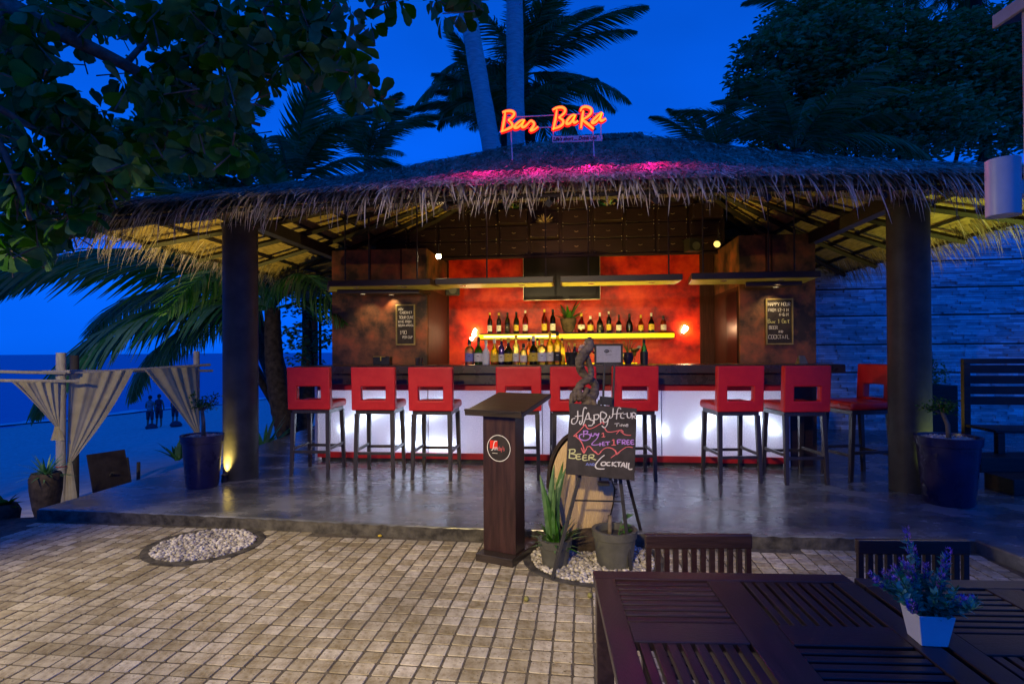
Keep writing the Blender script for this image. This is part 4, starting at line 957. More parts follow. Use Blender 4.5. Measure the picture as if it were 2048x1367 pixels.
# easel with chalk board
def quadmap(A_, B_, C_, D_, thick=.012):
    return A_, B_, C_, D_
Yb = 3.42
ea = empty('easel', (W(1190, 1120, 3.4).x, 3.4, PZ), 'black wooden tripod easel standing before the oval slab', 'easel')
EO = ea.location.copy()
def EL(px, py, Y): return W(px, py, Y)-EO
def gp(px, py): return G(px, py, PZ)-EO
for nm, a, b, r in (('leg', gp(1104, 1158), EL(1200, 800, 3.52), .010), ('leg', G(1262, 1142, PZ)-EO, EL(1222, 800, 3.52), .010), ('leg', gp(1290, 1085)+Vector((0, .05, 0)), EL(1222, 830, 3.56), .011)):
    m_ = MB(); m_.beam(a+Vector((0, 0, .0)), b, .020, .020, up=Vector((0, 1, 0))); m_.build(nm, 'black_paint', ea, bevel=.002)
for px in (1206, 1226):
    m_ = MB(); m_.beam(EL(px-6, 960, 3.50), EL(px+3, 728, 3.58), .012, .012, up=Vector((0, 1, 0))); m_.build('mast', 'black_paint', ea, bevel=.002)
m_ = MB(); m_.beam(EL(1200, 800, 3.50), EL(1224, 802, 3.50), .03, .05); m_.beam(EL(1206, 728, 3.58), EL(1226, 728, 3.58), .014, .014); m_.build('clamp', 'black_paint', ea)
m_ = MB(); m_.beam(EL(1150, 1000, 3.44), EL(1247, 1002, 3.5), .008, .008); m_.beam(EL(1196, 966, 3.5), EL(1218, 966, 3.5), .05, .02); m_.build('brace', 'black_paint', ea)
# chalk board (its own thing) - tilted slab at the measured corners
TL, TR, BR, BL = W(1143, 808, 3.46), W(1277, 815, 3.42), W(1265, 962, 3.30), W(1128, 945, 3.34)
cb2 = empty('chalkboard', (TL+TR+BR+BL)/4, 'black board with coloured happy hour chalk writing on the easel', 'chalkboard')
BO = cb2.location.copy(); ex = ((TR-TL)+(BR-BL)).normalized(); ez = ((TL-BL)+(TR-BR)); ez = (ez-ex*ez.dot(ex)).normalized(); ey = ez.cross(ex)
W2 = ((TR-TL).length+(BR-BL).length)/4; H2 = ((TL-BL).length+(TR-BR).length)/4
Rb = Matrix((ex, ey, ez)).transposed(); cb2.rotation_euler = Rb.to_euler()
def Q(px, py, d=-.0082):   # from lettering sheet (1367 px square of region 1100-1300, 780-980) to board-local
    a, b = 1100+px/6.835, 780+py/6.835
    # invert bilinear approx by projecting ray on board plane
    dr = CR.to_3x3() @ Vector(((a-1024)/FPX, -(b-683.5-.0049*2048)/FPX, -1)); o_ = Vector((0, 0, CAMZ))
    t = (BO-o_).dot(ey)/dr.dot(ey); p = o_+dr*t-BO
    return Vector((p.dot(ex), d, p.dot(ez)))
m_ = MB(); m_.box(-W2, W2, -.008, .006, -H2, H2); m_.build('board_panel', 'board_black', cb2, bevel=.002)
def chalk(strokes, mat, r=.0022, nm='chalk_writing'):
    mb = MB()
    for s in strokes:
        P = [Q(*q, -.0083-random.random()*.0008) for q in s]
        if len(P) > 2: P = smoothline(P, 4)
        ribbon(mb, P, r*random.uniform(.85, 1.1), 0, .0006)
        if r > .0018: ribbon(mb, [p+Vector((.003, 0, .002)) for p in P], r*.45, 0, .0006)
    mb.build(nm, mat, cb2, kind='stuff')
chalk([[(375, 285), (375, 400), (340, 460), (295, 455), (300, 400), (340, 385)], [(500, 255), (470, 240), (450, 300), (440, 420), (420, 470), (400, 450), (410, 420)], [(340, 360), (450, 350)],
       [(450, 480), (480, 400), (520, 310), (540, 400), (590, 420), (575, 480), (520, 485)], [(485, 400), (560, 390)], [(600, 460), (600, 340)], [(590, 345), (650, 335), (665, 370), (640, 400), (600, 400)],
       [(690, 450), (690, 310), (740, 310), (770, 345), (740, 395), (695, 390)], [(720, 400), (735, 440), (775, 430), (795, 385)], [(795, 385), (775, 480), (740, 515), (705, 490)]], 'chalk_white', .0026)
chalk([[(860, 250), (850, 360), (815, 385), (810, 350)], [(965, 265), (940, 240), (915, 290), (905, 400)], [(845, 330), (960, 320)], [(1000, 310), (965, 330), (965, 380), (1010, 385)], [(1000, 330), (1040, 325)], [(1050, 310), (1055, 370), (1090, 380), (1105, 350), (1100, 310)], [(1120, 395), (1120, 315), (1160, 320), (1165, 350), (1125, 360), (1180, 395)]], 'chalk_white', .0022)
chalk([[(880, 460), (945, 455)], [(915, 458), (910, 500)], [(955, 470), (955, 498)], [(975, 498), (975, 470), (995, 478), (1000, 500)], [(1000, 480), (1020, 475), (1022, 500)], [(1035, 482), (1065, 478), (1055, 465), (1035, 475), (1040, 497), (1068, 495)]], 'chalk_white', .0018)
chalk([[(460, 560), (455, 640)], [(450, 560), (510, 560), (500, 595), (460, 600), (540, 610), (540, 660), (480, 688), (410, 670), (400, 620), (440, 600)], [(560, 590), (565, 625), (595, 625), (605, 590)], [(620, 590), (635, 620), (665, 590)], [(665, 590), (640, 660), (580, 720), (570, 745), (620, 750), (700, 735)], [(680, 720), (680, 765)], [(740, 710), (715, 712), (715, 755), (750, 755)], [(715, 733), (745, 732)], [(755, 710), (815, 706)], [(785, 708), (785, 752)],
       [(970, 680), (920, 682), (922, 740)], [(922, 710), (955, 708)], [(985, 742), (985, 685), (1020, 685), (1020, 712), (988, 715), (1030, 742)], [(1080, 685), (1050, 687), (1050, 738), (1085, 736)], [(1050, 712), (1078, 710)], [(1140, 685), (1105, 687), (1105, 738), (1145, 736)], [(1105, 712), (1135, 710)]], 'chalk_purple', .0026)
chalk([[(705, 600), (725, 585), (728, 638)], [(705, 640), (750, 638)], [(845, 690), (868, 680), (868, 750)], [(840, 752), (895, 750)], [(320, 628), (400, 560), (470, 480)], [(450, 500), (475, 470), (495, 505)], [(475, 475), (520, 530), (600, 510), (700, 450)], [(680, 470), (710, 440), (735, 470)], [(745, 520), (780, 570), (860, 570), (960, 545)], [(905, 600), (960, 545), (1000, 575)], [(960, 560), (1020, 610), (1100, 618)],
       [(320, 628), (365, 630), (350, 605)], [(345, 630), (420, 700), (460, 800), (460, 860)], [(425, 790), (462, 860), (500, 790)], [(500, 780), (540, 770), (590, 830), (650, 875)], [(610, 830), (655, 878), (700, 840)], [(680, 850), (760, 790), (850, 800), (910, 860)], [(890, 820), (905, 880), (950, 850)], [(830, 925), (920, 860), (1040, 780), (1125, 785)]], 'chalk_pink', .0019)
chalk([[(270, 815), (260, 930)], [(255, 815), (330, 810), (335, 850), (280, 865), (350, 885), (340, 930), (255, 925)], [(420, 875), (365, 880), (362, 940), (425, 940)], [(365, 908), (410, 908)], [(500, 890), (455, 892), (450, 955), (510, 955)], [(455, 922), (495, 922)], [(530, 960), (535, 890), (590, 885), (590, 915), (540, 920), (625, 955)]], 'chalk_yellow', .0027)
chalk([[(740, 890), (690, 930), (620, 1020), (640, 1070), (740, 1075)], [(700, 990), (700, 1025), (750, 1025), (755, 985), (705, 985)], [(820, 985), (780, 990), (775, 1025), (820, 1030)], [(850, 980), (845, 1040)], [(900, 980), (850, 1010), (905, 1045)], [(910, 985), (970, 985)], [(940, 985), (935, 1045)], [(965, 1050), (1000, 990), (1020, 1055)], [(975, 1030), (1012, 1030)], [(1045, 990), (1040, 1065)], [(1075, 995), (1070, 1075), (1120, 1078)]], 'chalk_white', .0030)
chalk([[(490, 1030), (510, 995), (530, 1032)], [(500, 1018), (522, 1018)], [(545, 1032), (547, 998), (570, 1030), (572, 998)], [(585, 998), (585, 1030), (605, 1020), (603, 1003), (585, 998)]], 'chalk_blue', .0014)

# oval slab (tree section) and twisted root sculpture behind the easel
c = G(1160, 1112, PZ); c.y = 3.80; c.x = (1163-1024)/FPX*3.8; osb = empty('wooden_slab', (c.x, c.y, PZ), 'pale ribbed oval wooden slab with dark rim behind the easel', 'wooden slab', rz=rad(8))
prof = []
for k in range(40):
    a = 2*PI*k/40; x = .215*math.cos(a)*(1-.10*math.sin(a)); z = .39+.375*math.sin(a)
    prof.append((x+.015*math.sin(2*a)+(.02 if math.sin(a) > 0 else 0)*-1, max(.0, z)))
mb = MB(); n = 40
rings = [(1.0, -.05), (1.0, .05)]
vs = [(x, -.035, z) for x, z in prof]+[(x, .05, z) for x, z in prof]
mb.add(vs, [(i, n+i, n+(i+1) % n, (i+1) % n) for i in range(n)]+[tuple(range(n, 2*n))]); mb.build('rim', 'dark_bark', osb)
mb = MB(); vs = []; fs = []
for j, (s_, y_) in enumerate(((.955, -.036), (.93, -.050), (.6, -.062), (.0001, -.066))):
    for x, z in prof: vs.append((x*s_, y_, .39+(z-.39)*s_))
for j in range(3):
    for i in range(n): fs.append((j*n+i, j*n+(i+1) % n, (j+1)*n+(i+1) % n, (j+1)*n+i))
mb.add(vs, fs); mb.build('face', 'slab_wood', osb, smooth=True)
mb = MB(); mb.lathe([(.19, 0), (.20, .05), (.16, .13), (.10, .16)], 20, o=(.02, .07, 0)); mb.build('dark_foot', 'dark_bark', osb, smooth='auto')
SY = 3.86
rt = empty('root_sculpture', (W(1165, 1100, SY).x, SY, PZ), 'twisted brown driftwood root rising above the chalkboard', 'sculpture')
RO = rt.location.copy()
def RP(px, py, dy=0): return W(px, py, SY+dy)-RO
mb = MB(); mb.tube(smoothline([RP(1165, 1100), RP(1160, 950), RP(1150, 850, -.02), RP(1180, 800, -.05), RP(1190, 770, .02), RP(1165, 745, .04), RP(1160, 720, -.02), RP(1180, 690, 0), RP(1174, 676, 0)], 6), [.045]*12+[.036]*10+[.028]*8+[.030]*6+[.033]*7+[.026]*5+[.012], 10); mb.build('main_stem', 'driftwood', rt, smooth=True)
mb = MB(); mb.tube(smoothline([RP(1185, 900), RP(1190, 820, .02), RP(1160, 790, -.06), RP(1160, 770, -.05), RP(1182, 752, -.04), RP(1178, 725, .02), RP(1168, 700)], 6), [.03]*12+[.026]*12+[.020]*12+[.016], 9); mb.build('twisted_stem', 'driftwood', rt, smooth=True)
for pts in ([(1150, 850), (1143, 810), (1148, 785), (1165, 792), (1176, 775)], [(1192, 830), (1186, 800), (1170, 790), (1152, 800), (1150, 782), (1166, 770)]):
    mb = MB(); mb.tube(smoothline([RP(x, y, -.07) for x, y in pts], 6), .018, 8); mb.build('root_loop', 'driftwood', rt, smooth=True)

# pots by the easel
def pot(loc, r0, r1, h, mat, name, lab, soil='soil', cat='pot', lip=.02):
    p = empty(name, loc, lab, cat)
    mb = MB(); mb.lathe([(r0, 0), (r1-.008, h-.05), (r1, h-.045), (r1+.004, h), (r1-lip, h), (r1-lip-.01, h-.06)], 32); mb.build('pot_body', mat, p, smooth='auto')
    mb = MB(); mb.lathe([(0, h-.038), (r1-lip-.004, h-.04)], 24); mb.build('soil', soil, p)
    return p
c = G(1112, 1138, PZ); p1 = pot((c.x, c.y+.07, PZ), .075, .102, .165, 'grey_plastic', 'potted_plant', 'grey plastic pot of upright striped snake plant leaves', cat='potted plant')
for k in range(13):
    a = random.uniform(0, 2*PI); r = random.uniform(0, .05); L = random.uniform(.2, .5) if k > 3 else (.50, .46, .38, .42)[k]
    x, y = math.cos(a)*r, math.sin(a)*r; dx, dy = random.uniform(-.22, .2), random.uniform(-.15, .15)
    m_ = MB(); P = [Vector((x+dx*L*t*t, y+dy*L*t*t, .12+L*t)) for t in (0, .25, .5, .75, .92, 1)]; wd_ = [.016, .022, .022, .017, .008, .001]; s = Vector((math.cos(a+1), math.sin(a+1), 0))
    vs = []
    for q, w_ in zip(P, wd_): nrm_ = Vector((-s.y, s.x, 0))*.006; vs += [q-s*w_, q+nrm_, q+s*w_]
    m_.add(vs, [(3*i+j, 3*i+j+1, 3*i+j+4, 3*i+j+3) for i in range(5) for j in (0, 1)]); m_.build('blade_leaf', 'sedge', p1)
spiky('low_leaves', (0, 0, .12), 46, .19, 'sedge', '', 1.2, .022, .1, par=p1)
c = G(1235, 1140, PZ); p2 = pot((c.x, c.y+.09, PZ), .105, .135, .22, 'grey_plastic', 'potted_plant', 'wide grey pot with a cut stump and one bright green leaf', cat='potted plant')
m_ = MB(); m_.tube([(-.03, 0, .16), (-.025, .01, .30)], [.016, .013], 8); m_.build('stump', 'bark', p2, smooth=True)
for k, (dx, dz) in enumerate(((.07, .12), (.03, .06), (.05, .03))):
    m_ = MB(); m_.tube([(.02, 0, .17), (.03+dx*.3, 0, .17+dz)], .002, 4)
    q = Vector((.03+dx*.3, 0, .17+dz)); d = Vector((.06, -.02, .018)); s = Vector((.01, .03, .018)); m_.add([q, q+d*.4+s*.7, q+d, q+d*.4-s*.7], [(0, 1, 2, 3)], 0); m_.build('leaf', 'sedge', p2)
# fallen fruit
for px, py, lab in ((1053, 1198, 'green fallen fruit on the paving left of the table'), (1180, 1191, 'yellow fallen fruit touching the table edge on the paving')):
    c = G(px, py+4, PZ); mb = MB(); vs, fs = ico(.014, .012, .013, 10); mb.lathe([(0, 0), (.009, .002), (.0145, .013), (.010, .024), (0, .027)], 12); o = mb.build('fallen_fruit', 'fruit', loc=(c.x, c.y, PZ+.001), smooth=True); tag(o, lab, 'fruit')
c = G(760, 1073, PZ); mb = MB(); mb.lathe([(0, 0), (.012, .003), (.016, .010), (.006, .016), (0, .016)], 8); o = mb.build('fallen_flower', 'label_yellow', loc=(c.x, c.y, PZ+.001)); tag(o, 'small yellow fallen flower near the platform kerb', 'flower')

# big blue planters
def planter(c, lab, h, r0, r1, treeh, seed, lean):
    random.seed(seed)
    p = empty('blue_planter', (c.x, c.y, 0), lab, 'planter')
    mb = MB(); mb.lathe([(r0, 0), (r0+.008, .02), (r1-.012, h-.07), (r1, h-.065), (r1+.006, h), (r1-.022, h), (r1-.03, h-.06)], 40); mb.build('pot_body', 'blue_glaze', p, smooth='auto')
    mb = MB()
    for k in range(420):
        r = (r1-.035)*math.sqrt(random.random()); a = random.uniform(0, 6.28); s = random.uniform(.008, .016); vs, fs = ico(s*1.3, s, s*.7); mb.add([Vector(v)+Vector((r*math.cos(a), r*math.sin(a), h-.035+random.uniform(0, .02))) for v in vs], fs)
    mb.build('gravel', 'pebble', p, kind='stuff', smooth=True)
    m_ = MB(); tz = h+treeh*.55
    m_.tube([(0.01, 0, h-.05), (.012+lean*.3, 0, h+treeh*.25), (lean, .01, tz)], [.020, .017, .015], 10)
    br = []
    for k in range(9):
        a = k*2.4+.3; e = random.uniform(.2, 1.1); L = treeh*random.uniform(.22, .42); q = Vector((lean, .01, tz-.02)); d = Vector((math.cos(a)*math.cos(e), math.sin(a)*math.cos(e), math.sin(e)))
        e_ = q+d*L; m_.tube([q, q+d*L*.5+Vector((0, 0, .01)), e_], [.008, .005, .003], 5); br.append(e_); br.append(q+d*L*.6)
    m_.build('trunk', 'bark', p, smooth=True)
    lf = MB()
    for e_ in br:
        for k in range(24):
            q = e_+Vector((random.gauss(0, .02), random.gauss(0, .02), random.gauss(0, .016))); d = Vector((random.uniform(-1, 1), random.uniform(-1, 1), random.uniform(-.3, .9))).normalized()*random.uniform(.022, .036); s = d.cross(Vector((random.uniform(-1, 1), .3, 1))).normalized()*.008
            lf.add([q, q+d*.6+s, q+d, q+d*.6-s], [(0, 1, 2, 3)])
    lf.build('foliage', 'leaf', p); return p
c = G(405, 972); planter(c, 'dark blue planter with a small bonsai tree beside the left column', .475, .128, .178, .42, 3, -.01)
c = G(1897, 1005); planter(c, 'dark blue planter with a small leaning bonsai beside the right column', .53, .165, .222, .34, 5, -.035)
random.seed(21)
# column uplights
for (px, py, col, tgt, e, lab) in ((449, 963, (1, .74, .16), 0, 16, 'small black uplight at the foot of the left column'), (1866, 985, (.72, .95, .15), 1, 20, 'small assumed uplight at the foot of the right column')):  # right uplight is assumed from the glow on its column
    c = G(px, py); u_ = (c.dot(U)); s = empty('uplight', c, lab, 'uplight')
    mb = MB(); mb.lathe([(.03, 0), (.03, .02), (.024, .05), (.03, .07), (.022, .07), (.015, .045)], 16); mb.build('lamp_body', 'black_paint', s, smooth='auto')
    mb = MB(); mb.lathe([(.018, .055), (.018, .057)], 14); mb.build('lamp_lens', 'downlight', s)
    out = Vector((-.35 if tgt == 0 else .35, .25, 0))
    lamp('SPOT', 'uplight_lamp', c+Vector((0, -.0, .08)), e*8, col, c+out+Vector((0, 0, 2.3)), .025, 95, .9)
    q0, q1 = (c+Vector((-.03, -.10, .05)), c+Vector((.05, .02, .75))) if tgt == 0 else (Vector((3.545, 4.735, .12)), Vector((3.50, 4.80, 1.0)))
    lamp('SPOT', 'uplight_lamp', q0, .5 if tgt == 0 else 80, col, q1, .03, 100, 1)  # extra spot beside the fixture, added for the glow on the column

for u_, v_, col, lab in ((-3.82, 6.25, (1, .74, .12), 'added small uplight on the platform hidden behind the left column'), (3.50, 6.3, (1, .80, .12), 'added small uplight on the platform hidden behind the right column')):  # added uplights, bodies included, kept out of sight to brighten the roof underside
    c = F(u_, v_, .0); s = empty('uplight', c, lab, 'uplight')
    mb = MB(); mb.lathe([(.03, 0), (.03, .02), (.024, .05), (.03, .07), (.022, .07), (.015, .045)], 16); mb.build('lamp_body', 'black_paint', s, smooth='auto')
    lamp('SPOT', 'uplight_lamp', c+Vector((0, 0, .09)), 130 if u_ < 0 else 45, col, c+Vector((-.3 if u_ < 0 else .35, .2, 2.3)), .02, 105, .9)
# ---- tables and chairs
def table():
    t = empty('slatted_table', (0, 0, 0), '', 'table'); S_ = .355; f = .056; cr_ = .045; th = .022; z = .665
    def bx(n, *a, mat='table_wood'): m_ = MB(); m_.box(*a); return m_.build(n, mat, t, bevel=.002)
    bx('frame_rail', -S_, S_, S_-f, S_, z-th, z); bx('frame_rail', -S_, S_, -S_, -S_+f, z-th, z)
    bx('frame_rail', -S_, -S_+f, -S_+f+.001, S_-f-.001, z-th, z, mat='table_wood_cross'); bx('frame_rail', S_-f, S_, -S_+f+.001, S_-f-.001, z-th, z, mat='table_wood_cross')
    bx('cross_rail', -cr_, cr_, -S_+f+.001, S_-f-.001, z-th-.001, z-.001, mat='table_wood_cross')
    bx('cross_rail', -S_+f+.001, -cr_-.001, -cr_, cr_, z-th-.001, z-.001); bx('cross_rail', cr_+.001, S_-f-.001, -cr_, cr_, z-th-.001, z-.001)
    a0, a1 = cr_+.001, S_-f-.001; n = 8; g = .0095; L = a1-a0; w = (L-g*(n+1))/n
    for qx in (-1, 1):
        for qy in (-1, 1):
            hor = (qx*qy < 0)
            for k in range(n):
                c0 = a0+g+k*(w+g); c1 = c0+w
                X0, X1 = (a0, a1) if hor else (c0, c1); Y0, Y1 = (c0, c1) if hor else (a0, a1)
                if qx < 0: X0, X1 = -X1, -X0
                if qy < 0: Y0, Y1 = -Y1, -Y0
                bx('slat', X0, X1, Y0, Y1, z-th+.002, z-.003, mat='table_wood' if hor else 'table_wood_cross')
    for x in (-1, 1):
        for y in (-1, 1): bx('leg', x*(S_-.03)-.024, x*(S_-.03)+.024, y*(S_-.03)-.024, y*(S_-.03)+.024, 0, z-th-.002, mat='table_wood_cross')
    for y in (-1, 1): bx('apron', -S_+.06, S_-.06, y*(S_-.03)-.011, y*(S_-.03)+.011, z-th-.065, z-th-.003)
    for x in (-1, 1): bx('apron', x*(S_-.03)-.011, x*(S_-.03)+.011, -S_+.06, S_-.06, z-th-.065, z-th-.003, mat='table_wood_cross')
    return t
tb = table(); RT = rad(-3.2)
def place_table(o, corner, lab):
    R_ = Matrix.Rotation(RT, 3, 'Z'); c = Vector((corner[0], corner[1], 0))-R_ @ Vector((-.355, .355, 0)); o.location = (c.x, c.y, PZ); o.rotation_euler = (0, 0, RT); o['label'] = lab; o['group'] = 'slatted wooden tables'
t2 = dup(tb, (0, 0, 0), 0, ''); place_table(tb, (.232, 1.665), 'dark slatted square table in the foreground, left of the potted lavender'); place_table(t2, (.955, 1.60), 'dark slatted square table at the right edge under the potted lavender')
def chair(loc, rz, lab):
    c = empty('slatted_chair', loc, lab, 'chair', rz=rz, group='slatted chairs behind the tables'); w = .19; zt = .645
    # local: backrest at y = 0 facing -y (towards the table), seat in front
    m_ = MB(); m_.box(-w, w, -.012, .012, zt-.05, zt); m_.build('top_rail', 'table_wood', c, bevel=.004)
    m_ = MB(); m_.box(-w, w, -.012, .012, zt-.27, zt-.24); m_.build('lower_rail', 'table_wood', c, bevel=.003)
    for k in range(12):
        x = -w+.012+(2*w-.024)*k/11; m_ = MB(); m_.box(x-.009, x+.009, -.008, .008, zt-.239, zt-.051); m_.build('slat', 'table_wood_cross', c)
    for x in (-1, 1):
        m_ = MB(); m_.box(x*w-.014, x*w+.014, -.013, .015, 0, zt-.272); m_.build('leg', 'table_wood_cross', c)
        m_ = MB(); m_.box(x*w-.014, x*w+.014, -.36, -.333, 0, .335); m_.build('leg', 'table_wood_cross', c)
    for k in range(7): m_ = MB(); m_.box(-w, w, -.37+k*.052, -.37+k*.052+.042, .336, .352); m_.build('seat_slat', 'table_wood', c)
chair((.665, 2.05, PZ), rad(-1), 'slatted chair tucked behind the foreground table, left of the other chair'); chair((1.385, 1.98, PZ), rad(-2), 'slatted chair behind the potted lavender')
# lavender pot on the table
c = Vector(((1848-1024)/FPX*1.255, 1.255, PZ+.665))
lp = empty('lavender_pot', c, 'small square white pot of artificial lavender on the table', 'potted plant', rz=rad(-6))
mb = MB(); mb.lathe([(.0265, 0), (.027, .002), (.037, .068), (.034, .068), (.032, .060)], 4, sq=1); mb.build('pot_body', 'white_paint', lp, bevel=.003)
mb = MB(); mb.box(-.032, .032, -.032, .032, .057, .0585); mb.build('soil', 'soil', lp)
stem = MB(); fol = MB(); lav = MB()
for k in range(44):
    a = random.uniform(0, 2*PI); e = random.uniform(.5, 1.45); L = random.uniform(.06, .115) if k > 2 else (.175, .14, .13)[k]
    if k < 3: e = (1.45, 1.3, 1.25)[k]; a = (2.6, .2, 1.5)[k]
    d = Vector((math.cos(a)*math.cos(e), math.sin(a)*math.cos(e), math.sin(e))); q0 = Vector((math.cos(a)*.014, math.sin(a)*.014, .055)); q1 = q0+d*L
    stem.tube([q0, q1], .0012, 4)
    for j in range(56):
        t = random.uniform(.1, .9); q = q0+d*L*t; dd = Vector((random.uniform(-1, 1), random.uniform(-1, 1), random.uniform(-.2, 1))).normalized()*random.uniform(.012, .022); s = dd.cross(Vector((.3, random.uniform(-1, 1), 1))).normalized()*.0045
        fol.add([q, q+dd*.5+s, q+dd, q+dd*.5-s], [(0, 1, 2, 3)])
    if k % 2 == 0 or k < 3:
        for j in range(90):
            t = random.uniform(.72, 1.08); q = q0+d*L*t; r_ = .0065*(1.1-abs(t-.85)*2); aa = random.uniform(0, 6.28); x_ = d.cross(Vector((0, .3, 1))).normalized(); y_ = d.cross(x_); ou = (x_*math.cos(aa)+y_*math.sin(aa)); q = q+ou*r_; tp = q+ou*.004+d*.005; s = d.cross(ou)*.0016
            lav.add([q-s, q+s, tp], [(0, 1, 2)])
stem.build('stems', 'sedge', lp); fol.build('foliage', 'teal_leaf', lp); lav.build('flower_spikes', 'lavender', lp)

# ---- wall lamp and building edge at right
bw = empty('restaurant_corner', (2.36, 2.55, 0), 'beige pillar and tiled eave of the restaurant at the right edge', 'building')
mb = MB(); mb.box(-.115, .30, -.2, -.06, 0, 2.75); mb.build('pillar', 'beige_wall', bw, bevel=.008)
mb = MB(); mb.add([(-.12, -2.9, 2.70), (1.2, -2.9, 3.0), (1.2, .06, 3.0), (-.12, .06, 2.70), (-.12, -2.9, 2.73), (1.2, -2.9, 3.03), (1.2, .06, 3.03), (-.12, .06, 2.73)], [(0, 3, 2, 1), (4, 5, 6, 7), (0, 1, 5, 4), (1, 2, 6, 5), (2, 3, 7, 6), (3, 0, 4, 7)]); mb.build('eave', 'dark_timber', bw)
mb = MB(); mb.box(-.14, -.122, -2.9, .06, 2.69, 2.75); mb.build('fascia_board', 'beige_wall', bw, bevel=.004)
wl_ = empty('wall_lamp', W(2006, 376, 2.40), 'white cylindrical wall lamp glowing downward at the right edge', 'wall lamp')
mb = MB(); mb.lathe([(.052, -.118), (.060, -.118), (.060, .118), (.058, .120), (.0, .120)], 32); mb.build('lamp_shade', 'lamp_grey', wl_, smooth='auto')
mb = MB(); mb.lathe([(0, -.108), (.052, -.108)], 24); mb.build('lamp_glass', 'wall_lamp_glow', wl_)
mb = MB(); mb.box(.055, .20, -.02, .04, -.03, .03); mb.build('bracket', 'lamp_grey', wl_, bevel=.003)
wp = wl_.location
lamp('SPOT', 'wall_lamp_light', wp+Vector((0, 0, -.125)), 22, (1, .80, .50), wp+Vector((-.1, .0, -2)), .05, 110, .8)

# ---- stone wall at right with bench and back plants
sw = empty('stone_wall', (0, 0, 0), 'white stacked stone garden wall behind the right column', 'wall')
def SWP(x, z, o): # wall line: from (3.0,9.2) to (9.5,7.6)
    a = Vector((2.6, 9.1, 0)); d = Vector((7.0, -1.1, 0)).normalized(); n = Vector((d.y, -d.x, 0)); n = n if n.y < 0 else -n
    return a+d*x+n*o+Vector((0, 0, z))
mb = MB(); mb.add([SWP(0, 0, -.25), SWP(8, 0, -.25), SWP(8, 3.05, -.25), SWP(0, 3.05, -.25), SWP(0, 0, 0), SWP(8, 0, 0), SWP(8, 3.05, 0), SWP(0, 3.05, 0)], [(0, 1, 2, 3), (7, 6, 5, 4), (0, 4, 5, 1), (3, 2, 6, 7), (0, 3, 7, 4), (1, 5, 6, 2)]); mb.build('wall_core', 'grout', sw)
mb = MB(); z = .0; row = 0
while z < 3.05:
    h = random.choice((.026, .032, .04)); nxt = z+h
    band = int(z/.42) != int(nxt/.42)
    x = 0
    while x < 8:
        w = random.uniform(.08, .34); o = random.uniform(.006, .05); x2 = min(x+w, 8)
        vs = [SWP(a, b, c_) for a, b, c_ in ((x, z, 0), (x2-.003, z, 0), (x2-.003, z+h-.003, 0), (x, z+h-.003, 0), (x+.001, z+.001, o), (x2-.004, z+.001, o), (x2-.004, z+h-.004, o), (x+.001, z+h-.004, o))]
        mb.add(vs, [(4, 5, 6, 7), (0, 1, 5, 4), (1, 2, 6, 5), (2, 3, 7, 6), (3, 0, 4, 7)]); x = x2
    z = nxt+(.022 if band else 0)
mb.build('ledge_stones', 'ledge_stone', sw, kind='stuff')
bn = empty('garden_bench', (4.55, 5.7, 0), 'dark slatted wooden bench against the stone wall', 'bench', rz=rad(-9))
def bbx(n, *a, R=None): m_ = MB(); m_.box(*a, R=R); return m_.build(n, 'dark_timber', bn, bevel=.004)
for k in range(4): bbx('back_slat', -.0, 1.02, .0, .03, .66+k*.105, .74+k*.105)
for k in range(4): bbx('back_slat', 1.10, 1.9, .0, .03, .66+k*.105, .74+k*.105)
bbx('top_rail', -.03, 1.95, -.01, .04, 1.07, 1.12)
for x in (-.03, 1.04, 1.92): bbx('post', x, x+.06, -.012, .045, 0, 1.068)
for k in range(5): bbx('seat_slat', -.02, 1.95, -.45+k*.09, -.45+k*.09+.078, .44, .465)
for x in (0, 1.04, 1.9): bbx('leg', x, x+.06, -.45, -.39, 0, .438)
bbx('arm_rest', 1.0, 1.10, -.45, 0, .64, .67)
# long low timber step in front of the bench
for k, (y0, z0) in enumerate(((5.05, .12), (4.72, .0))):
    m_ = MB(); m_.box(4.15-.0, 8, y0, y0+.30, z0, z0+.13); o = m_.build('timber_step', 'dark_timber', bevel=.006, rz=rad(0)); tag(o, 'upper dark timber step below the bench at right' if k == 0 else 'lower dark timber step below the bench at right', 'step')
def bush(c, r, n, mat, lab, name='shrub', ls=.07, pot_=None, zs=1., cat='shrub'):
    s = empty(name, (c[0], c[1], 0 if len(c) < 3 else c[2]), lab, cat)
    mb = MB()
    for k in range(n):
        d = Vector((random.gauss(0, 1), random.gauss(0, 1), random.gauss(0, 1))).normalized()*r*random.random()**.4; d.z = abs(d.z)*zs+.02
        e = Vector((random.uniform(-1, 1), random.uniform(-1, 1), random.uniform(-.4, .8))).normalized()*ls*random.uniform(.7, 1.2); q = e.cross(Vector((random.uniform(-1, 1), .2, 1))).normalized()*ls*.3
        mb.add([d, d+e*.5+q, d+e, d+e*.5-q], [(0, 1, 2, 3)])
    mb.build('foliage', mat, s); m_ = MB()
    for k in range(5): a = random.uniform(0, 6.28); m_.tube([(0, 0, -.02), (math.cos(a)*r*.4, math.sin(a)*r*.4, r*zs*.8)], [.012, .004], 5)
    m_.build('stems', 'bark', s); return s
b1 = bush((5.35, 7.35, .75), .27, 420, 'leaf_dark', 'leafy shrub rising in a dark box behind the bench', ls=.055, zs=1.4)
m_ = MB(); m_.box(5.1, 5.6, 7.15, 7.6, 0, .76); o = m_.build('planter_box', 'dark_timber', bevel=.01); tag(o, 'dark square planter box behind the bench', 'planter')
b2 = bush((3.75, 7.7, .0), .34, 300, 'leaf_dark', 'low dark leafy plant behind the sideways stool', ls=.10, zs=1.3)

